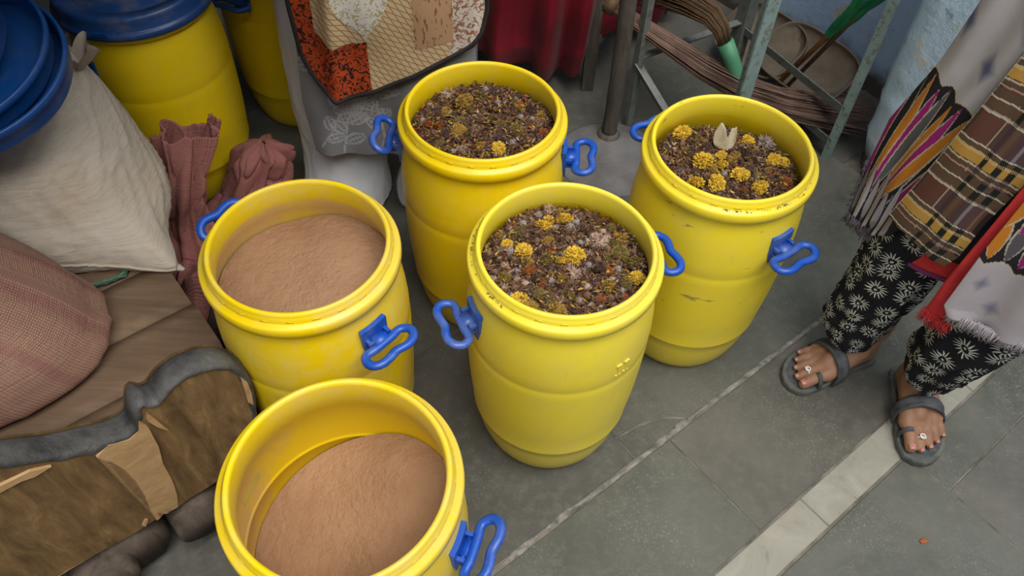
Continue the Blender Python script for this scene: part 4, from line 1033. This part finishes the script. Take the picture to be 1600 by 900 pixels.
def toe_ring(F):
    x0, y0, x1, y1, r0, r1 = toes[1]; c = F(x0+.026, (y0+y1)/2, .0165); d = (F(x1, y1, 0)-F(x0, y0, 0)).normalized(); s = d.cross(Vector((0, 0, 1))); up = Vector((0, 0, 1))
    pts = [c+(s*math.cos(a)+up*math.sin(a))*.0105 for a in np.linspace(0, 2*PI, 20, endpoint=False)]
    g1 = tube_geo(pts, .0018, seg=6, closed=True)
    t = c+up*.0125; pts = [t+(s*math.cos(a)+d*math.sin(a))*.0052 for a in np.linspace(0, 2*PI, 16, endpoint=False)]
    g2 = tube_geo(pts, .0017, seg=6, closed=True)
    child(pydata('toe_ring', *join_geo([g1, g2]), M['silver']))
toe_ring(FR); toe_ring(FL)
def sandal(F):
    # sole outline in foot axes
    ol = [(-.012, 0), (-.008, -.022), (.01, -.031), (.05, -.034), (.10, -.040), (.15, -.053), (.19, -.056), (.213, -.049), (.227, -.030), (.231, -.008), (.225, .014), (.210, .034), (.19, .050), (.16, .060), (.12, .056), (.08, .042), (.04, .035), (.008, .030), (-.008, .020)]
    rings = []; ol = [(x, y*(.86 if x < .14 else .93)) for x, y in ol]; n_ = len(ol); cx, cy = .11, 0
    for sc, z in ((.955, -.017), (1.0, -.013), (1.0, -.003), (.985, .0)):
        rings.append([F(cx+(x-cx)*sc, cy+(y-cy)*sc, z) for x, y in ol])
    bm = bmesh.new(); vv = [[bm.verts.new(p) for p in r] for r in rings]
    for j in range(3):
        for k in range(n_): bm.faces.new([vv[j][k], vv[j][(k+1) % n_], vv[j+1][(k+1) % n_], vv[j+1][k]])
    bm.faces.new(vv[0]); bm.faces.new(vv[-1])
    so = child(frombm('sandal', bm, M['sole'], None, False))
    inset = [F(cx+(x-cx)*.9, cy+(y-cy)*.88, .0006) for x, y in ol]
    pydata('insole', [p for p in inset]+[p-Vector((0, 0, .002)) for p in inset], [tuple(range(n_))]+[(k, k+n_, (k+1) % n_+n_, (k+1) % n_) for k in range(n_)], M['strap'], so, False).matrix_parent_inverse = Matrix.Identity(4)
    # band over the instep with raised ribs, ring round the big toe
    def strap(pts, w, dirx, name='strap', th=.003):
        pts = [np.array(p) for p in pts]; m_ = len(pts); n2 = 9; P = np.zeros((n2, m_*4, 3))
        tt_ = np.linspace(0, m_-1, m_*4); Q = np.stack([np.interp(tt_, range(m_), [p[c_] for p in pts]) for c_ in range(3)], -1)
        for c_ in range(3): Q[1:-1, c_] = np.convolve(np.pad(Q[:, c_], 2, 'edge'), np.ones(5)/5, 'valid')[1:-1]
        for j in range(n2):
            b = (j/(n2-1)-.5); rib = .0018*(1 if j in (1, 2, 6, 7) else 0)
            for i in range(len(Q)): P[j, i] = F(Q[i, 0]+b*w, Q[i, 1], Q[i, 2]+rib-.3*b*w*dirx)
        o = grid(name, P, M['strap'], so, thick=th); return o
    strap([(.122, -.052, .0), (.120, -.053, .02), (.118, -.049, .041), (.117, -.030, .0605), (.117, -.005, .0665), (.118, .021, .060), (.119, .042, .044), (.121, .056, .02), (.122, .057, .0)], .024, 1.2)
    strap([(.168, -.050, .0), (.168, -.0495, .012), (.168, -.045, .025), (.167, -.034, .0335), (.166, -.024, .027), (.165, -.0195, .012), (.165, -.0190, .0)], .008, .5, 'toe_strap', .0025)
sandal(FR); sandal(FL)
# starburst trousers: one mesh per leg
def leg_cloth(tab, m, parent_fn, name, scale, seed, nu=120, nv=120, cell=.043, off=(0, 0)):
    t = np.linspace(0, 1, nv); R = smooth_interp(t, tab); P = np.zeros((nv, nu, 3)); uv = np.zeros((nv, nu, 2))
    for j in range(nv):
        s, f, z, a, b = R[j]
        for i in range(nu):
            w = 2*PI*i/nu; cw, sw = math.cos(w), math.sin(w)
            fold = (.010*nz(w*2.2+seed, z*9, 0)+.008*((1-abs(nz(w*3.4+z*9, z*16-w*.8, seed)))**3-.4))*min(1, max(.25, (a-.03)/.03))*scale
            P[j, i] = parent_fn(s+(a+fold)*cw, f+(b+fold)*sw, z+.006*nz(cw*2, sw*2, z*9+seed)*(1 if j else .5)); uv[j, i] = (i/nu*round(2*PI*.06/cell), (z+off[1])/cell)
    o = grid(name, P, m, None, uv, closed=True, thick=.002)
    return o
legR = [(0, -.092, .064, .082, .034, .036), (.06, -.093, .068, .094, .047, .046), (.16, -.103, .070, .135, .060, .056), (.3, -.100, .068, .19, .064, .062), (.5, -.090, .06, .29, .070, .068), (.7, -.085, .04, .42, .075, .075), (1, -.082, .0, .80, .09, .10)]
legL = [(0, .086, .058, .106, .034, .036), (.06, .082, .062, .118, .044, .046), (.16, .078, .066, .155, .054, .056), (.3, .082, .068, .20, .065, .062), (.5, .100, .06, .30, .076, .068), (.7, .102, .04, .42, .082, .075), (1, .088, .0, .80, .09, .10)]
child(leg_cloth(legR, M['star'], B, 'trouser_leg', 1, 3)); child(leg_cloth(legL, M['star'], B, 'trouser_leg', 1, 8))
# tunic: black with a red band and purple piping at the hem
def tunic(z0, z1, grow, m, name, nu=120, nv=60):
    P = np.zeros((nv, nu, 3))
    for j in range(nv):
        z = z0+(z1-z0)*j/(nv-1); k = max(0, (z-.43)/(1.2-.43)); a = .205-.06*k+grow; b = .105-.0*k+grow
        for i in range(nu):
            w = 2*PI*i/nu; fold = .008*math.sin(7*w+1)*(1-k)
            P[j, i] = B((a+fold)*math.cos(w)-.005, (b+fold)*math.sin(w)+.0, z+.012*math.cos(w*1.0)*(1 if z < .6 else 0))
    return child(grid(name, P, m, None, closed=True, thick=.002))
tunic(.395, 1.22, 0, M['black_cloth'], 'tunic'); tunic(.408, .452, .004, M['red_cloth'], 'hem_band', nv=10); tunic(.400, .409, .006, M['purple'], 'hem_piping', nv=4)

def sheet(name, left, right, d, m, paint=None, nu=100, nv=200, folds=(0, 1), thick=.002, k=1.2, seed=0, fringe=0):
    """hanging cloth between two edges given as (s, z), top first, bulging round the body"""
    def res(e):
        e = np.array(e, float); L_ = np.r_[0, np.cumsum(np.hypot(*np.diff(e, axis=0).T))]; t = np.linspace(0, L_[-1], nv); return np.stack([np.interp(t, L_, e[:, c_]) for c_ in (0, 1)], -1)
    l, r = res(left), res(right); P = np.zeros((nv, nu, 3)); SZ = np.zeros((nv, nu, 2)); UVc = np.zeros((nv, nu, 2))
    for j in range(nv):
        for i in range(nu):
            q = i/(nu-1); s, z = l[j]*(1-q)+r[j]*q
            f = d-k*s*s+folds[0]*math.sin(folds[1]*2*PI*q+z*6+seed)+.005*nz(s*14, z*7, seed)
            P[j, i] = B(s, f, z+(.006*nz(s*60, 3, seed) if j == nv-1 else 0)); SZ[j, i] = (s, z); UVc[j, i] = (q, j/(nv-1))
    c_ = paint(SZ, UVc) if paint else None
    return child(grid(name, P, m, None, UVc, c_, thick))
def lens(S, a, b, w):
    """signed lens coordinate: <1 inside a petal from a to b with half width w"""
    a, b = np.array(a), np.array(b); d = b-a; L_ = np.hypot(*d); d = d/L_; n_ = np.array([-d[1], d[0]]); q = (S-a)@d/L_; o = np.abs((S-a)@n_); prof = w*np.clip(np.sin(PI*np.clip(q, 0, 1)), 0, 1)**.75
    return np.where((q > 0) & (q < 1), o/np.maximum(prof, 1e-6), 99), q
def put(c, msk, col): c[msk] = col
CREAM, ORG, MAG, BLK, LIL = (.50, .44, .34), (.52, .19, .02), (.30, .015, .15), (.018, .015, .018), (.40, .37, .39)
def paint_stole(SZ, UVc):
    c = np.ones((*SZ.shape[:2], 3))*np.array((.46, .43, .435)); s, z = SZ[..., 0], SZ[..., 1]
    for (a, b, w, h) in ((-.115, .815, .013, .026), (-.088, .905, .016, .03), (-.055, .845, .012, .022), (-.175, .86, .01, .03), (-.11, .98, .015, .03), (-.03, .93, .014, .028)):
        q = np.abs(s-a)/w+np.abs(z-b)/h; f = np.clip(1.35-q, 0, 1)[..., None]*.9; c[:] = c*(1-f)+np.array((.07, .09, .19))*f
    # dark scalloped ground of the petal border
    edge = .742-(s+.15)*.25+.010*np.abs(np.sin(s*95))
    bnd = z < edge; put(c, (z < edge+.004) & ~bnd, CREAM); put(c, bnd, BLK)
    cols = [ORG, MAG, BLK, ORG, MAG, (.10, .10, .11), ORG, MAG, ORG, BLK, MAG]
    tips = np.linspace(-.232, -.068, 11)
    for k in range(11):
        a = (tips[k]*.45-.125, .42+.035*(k % 3)); b = (tips[k], .735-(tips[k]+.15)*.25+.012*(k % 2))
        L_, q = lens(SZ, a, b, .0105); put(c, L_ < 1.0, CREAM); put(c, L_ < .78, cols[k])
    for k in range(9):
        x = -.235+.013*k; L_, q = lens(SZ, (x, .39), (x-.012+.002*k, .52+.03*(k % 2)), .0075); put(c, L_ < 1, BLK); put(c, L_ < .72, LIL if k % 2 else (.30, .26, .28))
    f = np.clip((.415-z)/.03, 0, 1)[..., None]; st_ = (np.sin(s*1400) > 0)[..., None]; c[:] = np.where((f > 0) & st_, BLK, c)
    # second border at the shoulder
    for k in range(3):
        L_, q = lens(SZ, (-.02+.012*k, .78+.01*k), (-.012+.012*k, .90), .010); put(c, L_ < 1, CREAM); put(c, L_ < .8, BLK if k != 1 else MAG)
    return c
sheet('printed_shawl', [(-.165, 1.22), (-.176, .89), (-.19, .773), (-.226, .623), (-.224, .46), (-.213, .395)], [(.03, 1.22), (.03, .90), (-.03, .74), (-.08, .579), (-.115, .44), (-.150, .405)], .135, M['print'], paint_stole, 150, 380, (.006, 3.0), seed=1)
def paint_plaid(SZ, UVc):
    q = UVc[..., 0]; z = SZ[..., 1]+.05*(q-.5)*0; h = SZ.shape; c = np.ones((*h[:2], 3))*np.array((.135, .055, .038))
    # stripes along the length
    for a, b, col in ((0, .05, (.06, .045, .03)), (.36, .375, (.42, .36, .28)), (.385, .44, (.10, .055, .05)), (.44, .50, (.07, .045, .05)), (.52, .58, (.14, .09, .06)), (.62, .70, (.085, .05, .055)), (.70, .74, (.24, .21, .22)), (.74, .84, (.10, .055, .06)), (.86, .89, (.17, .13, .10)), (.93, 1.01, (.03, .022, .02))): put(c, (q >= a) & (q < b), col)
    t = ((z-.47)/.152) % 1
    blk = (q > .44) & (q < .50) | (q > .62) & (q < .70) | (q > .78) & (q < .86)
    bandmix = np.zeros(h[:2])
    for a, b, col in ((.00, .018, (.42, .36, .28)), (.03, .15, (.12, .075, .045)), (.15, .168, (.62, .55, .44)), (.18, .27, (.11, .07, .045)), (.295, .315, (.42, .29, .21)), (.33, .37, (.11, .07, .045)), (.375, .395, (.58, .50, .35)), (.41, .52, (.52, .29, .06)), (.52, .56, (.60, .42, .18)), (.56, .62, (.11, .07, .045)), (.62, .638, (.62, .55, .44)), (.982, 1.0, (.62, .55, .44))):
        mk = (t >= a) & (t < b); put(c, mk, col); put(c, mk & blk & (b-a > .05), (.015, .018, .015))
        if b-a <= .05: put(c, mk & blk & (np.sin(SZ[..., 0]*2200) > 0), (.02, .02, .02))
    edge = (q < .012) & (np.sin(z*1900) > 0); put(c, edge, (.60, .55, .48))
    return c
sheet('checked_stole', [(-.05, 1.22), (-.072, .90), (-.078, .87), (-.092, .763), (-.113, .619), (-.131, .51), (-.134, .492)], [(.05, 1.22), (.04, .9), (.023, .69), (.010, .594), (.006, .511), (-.005, .475)], .155, M['print'], paint_plaid, 170, 520, (.0022, 2.0), seed=2)
sheet('red_scarf', [(.04, 1.22), (.03, .80), (.025, .695), (.019, .585), (.012, .456), (.012, .367)], [(.06, 1.22), (.05, .8), (.046, .669), (.045, .569), (.042, .458), (.060, .365)], .166, M['red_cloth'], None, 14, 120, (.003, 1), seed=4)
def paint_stole2(SZ, UVc):
    c = np.ones((*SZ.shape[:2], 3))*np.array((.44, .40, .42)); s, z = SZ[..., 0], SZ[..., 1]
    for (a, b, w, h) in ((.095, .45, .016, .022), (.06, .50, .012, .02), (.16, .50, .016, .03)):
        q = np.abs(s-a)/w+np.abs(z-b)/h; f = np.clip(1.25-q, 0, 1)[..., None]*.7; c[:] = c*(1-f)+np.array((.10, .11, .20))*f
    edge = .548+.014*np.abs(np.sin(s*70))-(s-.03)*.15
    put(c, z > edge-.004, CREAM); put(c, z > edge, BLK)
    cols = [ORG, (.10, .09, .10), MAG, ORG, BLK, MAG, ORG]
    for k in range(7):
        a = (.045+.022*k, .558+.004*(k % 2)-.003*k); b = (.035+.030*k, .66); L_, q = lens(SZ, a, b, .012); put(c, L_ < 1, CREAM); put(c, L_ < .8, cols[k])
    for k in range(5):
        L_, q = lens(SZ, (.03+.03*k, .62), (.05+.03*k, .70), .013); put(c, L_ < 1, CREAM); put(c, L_ < .8, cols[-k-1])
    return c
sheet('printed_shawl_end', [(.05, 1.22), (.045, .80), (.038, .684), (.034, .571), (.034, .427), (.050, .405)], [(.23, 1.22), (.22, .80), (.215, .684), (.21, .571), (.20, .45), (.19, .40)], .172, M['print'], paint_stole2, 130, 300, (.008, 1.6), seed=5)
# fringes: fine hanging threads at the cloth ends
def fringe(a, b, d, n_, ln, m, seed):
    r = random.Random(seed); parts = []
    for k in range(n_):
        q = (k+r.random())/n_; s = a[0]+(b[0]-a[0])*q; z = a[1]+(b[1]-a[1])*q; f = d-1.2*s*s+r.uniform(-.004, .006); l_ = ln*r.uniform(.6, 1.1); ds = r.uniform(-.008, .008)
        parts.append(tube_geo([B(s, f, z+.006), B(s+ds*.4, f+.002, z-l_*.5), B(s+ds, f, z-l_)], [.0009, .0008, .0004], seg=3))
    o = child(pydata('fringe', *join_geo(parts), m)); o['kind'] = 'stuff'
M['fringe_grey'] = mottled('grey_fringe', (.30, .27, .29), (.46, .42, .45), 30, .9); M['fringe_dark'] = mottled('dark_fringe', (.03, .025, .03), (.13, .11, .13), 60, .9)
fringe((-.215, .40), (-.145, .41), .137, 90, .024, M['fringe_dark'], 1); fringe((-.226, .53), (-.216, .42), .137, 50, .012, M['fringe_dark'], 2)
fringe((.046, .412), (.19, .405), .172, 260, .028, M['fringe_grey'], 3); fringe((.008, .378), (.062, .372), .167, 90, .03, M['red_cloth'], 4)
# hair under a scarf, out of the picture's top
bm = bmesh.new(); ellip(bm, B(0, -.005, 1.44), (.088, .088, .105)); capsule(bm, B(0, -.06, 1.42), B(0, -.09, 1.15), .05, .02); child(frombm('hair', bm, M['hair']))

# ---- the person in white trousers and grey tunic
PC = np.array([-.30, 1.60])
p2 = tag(empty('person', (-.30, 1.60, 0)), 'person in grey leaf-embroidered tunic, white trousers and patchwork apron, standing behind drums', 'person')
def child2(o): o.parent = p2; o.matrix_parent_inverse = p2.matrix_world.inverted(); return o
def Q(s, f, z): return (float(PC[0]+s), float(PC[1]-f), float(z))
bm = bmesh.new()
for sd, h_ in ((-1, (-.40, 1.665)), (1, (-.215, 1.665))):
    foot(bm, h_, -PI/2, sd*1, .004, (.035, 0, .14)); kn = Q(sd*.085, .0, .46); capsule(bm, (h_[0], h_[1]-.035, .12), kn, .036, .052); capsule(bm, kn, Q(sd*.085, 0, .84), .056, .08)
ellip(bm, Q(0, 0, .90), (.165, .125, .13)); capsule(bm, Q(0, 0, .92), Q(0, 0, 1.22), .125, .135); capsule(bm, Q(-.12, 0, 1.32), Q(.12, 0, 1.32), .08, .08); capsule(bm, Q(0, 0, 1.3), Q(0, .01, 1.48), .065, .05)
ellip(bm, Q(0, .02, 1.60), (.076, .095, .115)); capsule(bm, Q(0, .11, 1.58), Q(0, .125, 1.57), .012, .012)
for sd in (-1, 1):
    e = Q(sd*.25, .0, 1.06); h = Q(sd*.24, .08, .84); capsule(bm, Q(sd*.19, 0, 1.32), e, .05, .04); capsule(bm, e, h, .038, .026); ellip(bm, Q(sd*.24, .09, .80), (.022, .036, .045))
    for k in range(4): capsule(bm, Q(sd*.24, .068+.015*k, .775), Q(sd*.236, .070+.016*k, .735), .0085, .008); capsule(bm, Q(sd*.236, .070+.016*k, .735), Q(sd*.228, .078+.015*k, .705), .008, .007)
    capsule(bm, Q(sd*.235, .12, .80), Q(sd*.222, .14, .765), .010, .008)
child2(fuse('body', bm, M['skin'], None, .0048, 3))
bm = bmesh.new(); ellip(bm, Q(0, -.01, 1.64), (.086, .10, .10)); child2(frombm('hair', bm, M['hair']))
tl = [(0, -.150, .055, .010, .115, .125), (.1, -.150, .035, .09, .108, .08), (.4, -.150, .012, .30, .112, .080), (.7, -.140, .0, .55, .112, .10), (1, -.095, 0, .86, .105, .115)]
tr = [(0, .075, .03, .010, .098, .12), (.1, .085, .0, .09, .084, .07), (.4, .085, .02, .30, .09, .075), (.7, .09, .02, .55, .095, .09), (1, .09, 0, .86, .105, .115)]
child2(leg_cloth(tl, M['white_cloth'], Q, 'trouser_leg', .35, 4)); child2(leg_cloth(tr, M['white_cloth'], Q, 'trouser_leg', .35, 6))
def paint_leaf(X, Z):
    c = np.ones((*X.shape, 3))*np.array((.22, .225, .235)); S = np.stack([X, Z], -1); r = random.Random(4); LT = (.42, .425, .44)
    def leaf(x, z, a, L_, w):
        b = (x+L_*math.cos(a), z+L_*math.sin(a)); l_, q = lens(S, (x, z), b, w); put(c, (l_ < 1) & (l_ > .66), LT); put(c, (l_ < .13), LT)
        v_ = (l_ < .9) & (np.abs(((q*6+l_*.5) % 1)-.5) < .10); put(c, v_, LT)
    for (sx, sz, n_, dirn) in ((-.47, .23, 5, 1), (-.42, .21, 4, 1), (-.36, .30, 5, 1), (-.29, .22, 4, -1), (-.33, .22, 6, 1), (-.24, .30, 5, -1), (-.38, .44, 6, 1), (-.25, .45, 6, 1), (-.14, .25, 5, 1), (-.46, .60, 6, 1), (-.50, .42, 5, 1), (-.18, .6, 6, 1), (-.31, .62, 6, 1), (-.42, .80, 6, 1), (-.2, .8, 6, 1)):
        x, z, a = sx, sz, 1.2*dirn+r.uniform(-.3, .3)
        for k in range(n_):
            x2, z2 = x+.030*math.cos(a), z+.030*math.sin(a); l_, q = lens(S, (x, z), (x2, z2), .002); put(c, l_ < 1.2, LT)
            leaf(x2, z2, a+(.9 if k % 2 else -.9), r.uniform(.045, .065), r.uniform(.012, .018)); x, z = x2, z2; a += r.uniform(-.25, .35)
        for k in range(5): leaf(x, z, a+(k-2)*.75, .04, .011)
    return c
nu, nv = 240, 420; P = np.zeros((nv, nu, 3)); X = np.zeros((nv, nu)); Z = np.zeros((nv, nu))
for j in range(nv):
    t = j/(nv-1)
    for i in range(nu):
        q = i/(nu-1); z0 = .205+.03*nz(q*5, 0, 1)*(.4)+(.03*max(0, .28-q) if q < .28 else 0)+(.02 if q > .92 else 0); z = 1.30+(z0-1.30)*t
        xl = -.495+.012*np.interp(z, [.2, .35, .55, 1.3], [0.6, -.3, 1.2, 6]); xr = -.10; x = xl+(xr-xl)*q; sx = (x-PC[0])
        f = .134-.50*(sx*sx)+(.012*math.sin(q*9+1)+.006*math.sin(q*23))*t+.01*nz(q*4, t*5, 0)
        P[j, i] = (x, PC[1]-f-.012*t, z); X[j, i] = x; Z[j, i] = z
child2(grid('tunic_front', P, M['jacquard'], None, np.stack([X, Z], -1), paint_leaf(X, Z), .002))
nu, nv = 60, 120; P = np.zeros((nv, nu, 3)); X = np.zeros((nv, nu)); Z = np.zeros((nv, nu))
for j in range(nv):
    for i in range(nu):
        w = PI*(1.02-1.0*i/(nu-1)); z = 1.30+(.30-1.30)*j/(nv-1); P[j, i] = Q(.215*math.cos(w)-.02, -.13*math.sin(w)*1.0+.0, z); X[j, i] = -.5+i*.008; Z[j, i] = z
child2(grid('tunic_back', P, M['jacquard'], None, np.stack([X, Z], -1), paint_leaf(X, Z), .002))
# sleeves
for sd in (-1, 1):
    child2(tube('sleeve', [Q(sd*.16, 0, 1.34), Q(sd*.21, 0, 1.24), Q(sd*.252, .0, 1.06), Q(sd*.248, .045, .94), Q(sd*.243, .07, .87)], [.07, .065, .056, .05, .045], M['jacquard'], None, seg=16))
# patchwork apron
def bot(x): return float(np.interp(x, [-.476, -.472, -.460, -.440, -.406, -.37, -.32, -.228, -.15, -.105, -.085, -.075], [.60, .50, .462, .425, .395, .402, .418, .464, .508, .535, .562, .61]))
nu, nv = 260, 240; P = np.zeros((nv, nu, 3)); X = np.zeros((nv, nu)); Z = np.zeros((nv, nu))
for j in range(nv):
    for i in range(nu):
        x = -.476+.401*i/(nu-1); z = bot(x)+(1.10-bot(x))*j/(nv-1); sx = x+.29
        y = 1.432+.45*sx*sx-.020*math.exp(-((x+.405-.06*(z-.4))/.022)**2)+.006*nz(x*12, z*9, 0)+.014*(x > -.10)*((x+.10)/.025)
        P[j, i] = (x, y, z); X[j, i] = x; Z[j, i] = z
M['apron_lining'] = mottled('apron_lining_cotton', (.20, .17, .13), (.26, .22, .17), 20, .9)
ap = child2(grid('apron', P+np.array([0, .004, 0]), M['apron_lining'], None, thick=.004))
def inpoly(X, Z, poly):
    r = np.zeros(X.shape, bool); n_ = len(poly)
    for k in range(n_):
        (x1, y1), (x2, y2) = poly[k], poly[(k+1) % n_]
        if y1 == y2: continue
        r ^= ((Z > min(y1, y2)) & (Z <= max(y1, y2)) & (X < (Z-y1)*(x2-x1)/(y2-y1)+x1))
    return r
def ap_pt(cx, cy):      # picture detail -> cloth (x, z)
    x, y = 400+cx/2.727, cy/2.727; d = CF+CR*(x-800)/FPX-CU*(y-450)/FPX; t = 1.428/d[1]; return (float(t*d[0]), float(CAM_H+t*d[2]))
def lattice_mat():
    m = NT('cream_lattice_print'); v = m.coord('Object', (1, 1, 1)); sep = m.n('SeparateXYZ'); m.l(v, sep.inputs[0])
    a = m.math('FRACT', m.math('MULTIPLY', m.math('ADD', sep.outputs[0], m.math('MULTIPLY', sep.outputs[2], .55)), 66.)); b = m.math('FRACT', m.math('MULTIPLY', m.math('SUBTRACT', sep.outputs[0], m.math('MULTIPLY', sep.outputs[2], .55)), 40.)); c = m.math('FRACT', m.math('MULTIPLY', m.math('ADD', sep.outputs[2], m.math('MULTIPLY', sep.outputs[0], .35)), 75.))
    f = m.math('MAXIMUM', m.math('LESS_THAN', a, .18), m.math('LESS_THAN', c, .18)); return m.done(m.mix(f, (.60, .47, .30), (.36, .20, .06)), .85, .2)
def speck_mat(name, base, ink, scale, lo, hi, stretch=(1, 1, 1), dist=0.):
    m = NT(name); v = m.coord('Object', stretch); f = m.noise(v, scale, 3, .5, dist); return m.done(m.mix(m.ramp(f, [(lo, 0.), (hi, 1.)]), base, ink), .85, .2)
pm = dict(lattice=lattice_mat(), orange=speck_mat('orange_scribble_print', (.44, .065, .015), (.035, .012, .01), 55, .50, .56, (1, 1, 1), 2.5), white=speck_mat('white_floral_print', (.66, .64, .58), (.42, .36, .20), 95, .52, .58, (1, 1, 1), 1.5), beige=speck_mat('beige_dash_print', (.44, .27, .15), (.22, .11, .05), 60, .57, .60, (2.6, 1, .8)), floral=speck_mat('brown_floral_print', (.58, .52, .46), (.28, .13, .08), 70, .50, .55, (1, 1, 1), 2.0))
polys = dict(orange=[(140, -900), (225, -900), (232, 60), (243, 145), (325, 205), (468, 185), (492, 385), (350, 420), (205, 345), (150, 200)], white=[(320, -900), (575, -900), (560, 20), (520, 100), (465, 172), (435, 140), (380, 105), (345, 60), (318, 10)], beige=[(675, -900), (842, -900), (838, 190), (678, 216)], floral=[(842, -900), (1010, -900), (1010, 200), (880, 270), (800, 300), (838, 190)])
XC = (X[:-1, :-1]+X[1:, 1:])/2; ZC = (Z[:-1, :-1]+Z[1:, 1:])/2; taken = np.zeros(XC.shape, bool)
for nm, po in polys.items():
    pp = [ap_pt(a, max(b, -1400)) for a, b in po]; pp = [(x, min(z, 1.2)) for x, z in pp]
    pp = [(x, 1.2 if b < -500 else z) for (x, z), (a, b) in zip(pp, po)]
    # keep verticals plumb above the frame
    pp = [((ap_pt(a, 0)[0] if b < -500 else x), z) for (x, z), (a, b) in zip(pp, po)]
    mk = inpoly(XC, ZC, pp) & ~taken; taken |= mk
    if mk.any(): grid('patch', P-np.array([0, .0022, 0]), pm[nm], ap, mask=mk).matrix_parent_inverse = Matrix.Identity(4)
mk = ~taken; grid('patch', P-np.array([0, .0012, 0]), pm['lattice'], ap, mask=mk).matrix_parent_inverse = Matrix.Identity(4)
ep = [P[j, 0] for j in range(nv-1, 0, -4)]+[P[0, i] for i in range(0, nu, 3)]+[P[j, nu-1] for j in range(1, nv, 4)]
child2(tube('apron_binding', [tuple(p-np.array([0, .002, 0])) for p in ep], .0055, M['black'], None, seg=7))

# dry leaf scrap on the floor
o = pydata('leaf_scrap', [(0, 0, .002), (.012, .003, .005), (.016, .009, .002), (.004, .010, .006), (-.004, .005, .003)], [(0, 1, 2, 3, 4)], FM['orange'], None, False); o.location = at(1440, 850)
tag(o, 'tiny orange-brown leaf scrap lying on the stone slab', 'leaf')
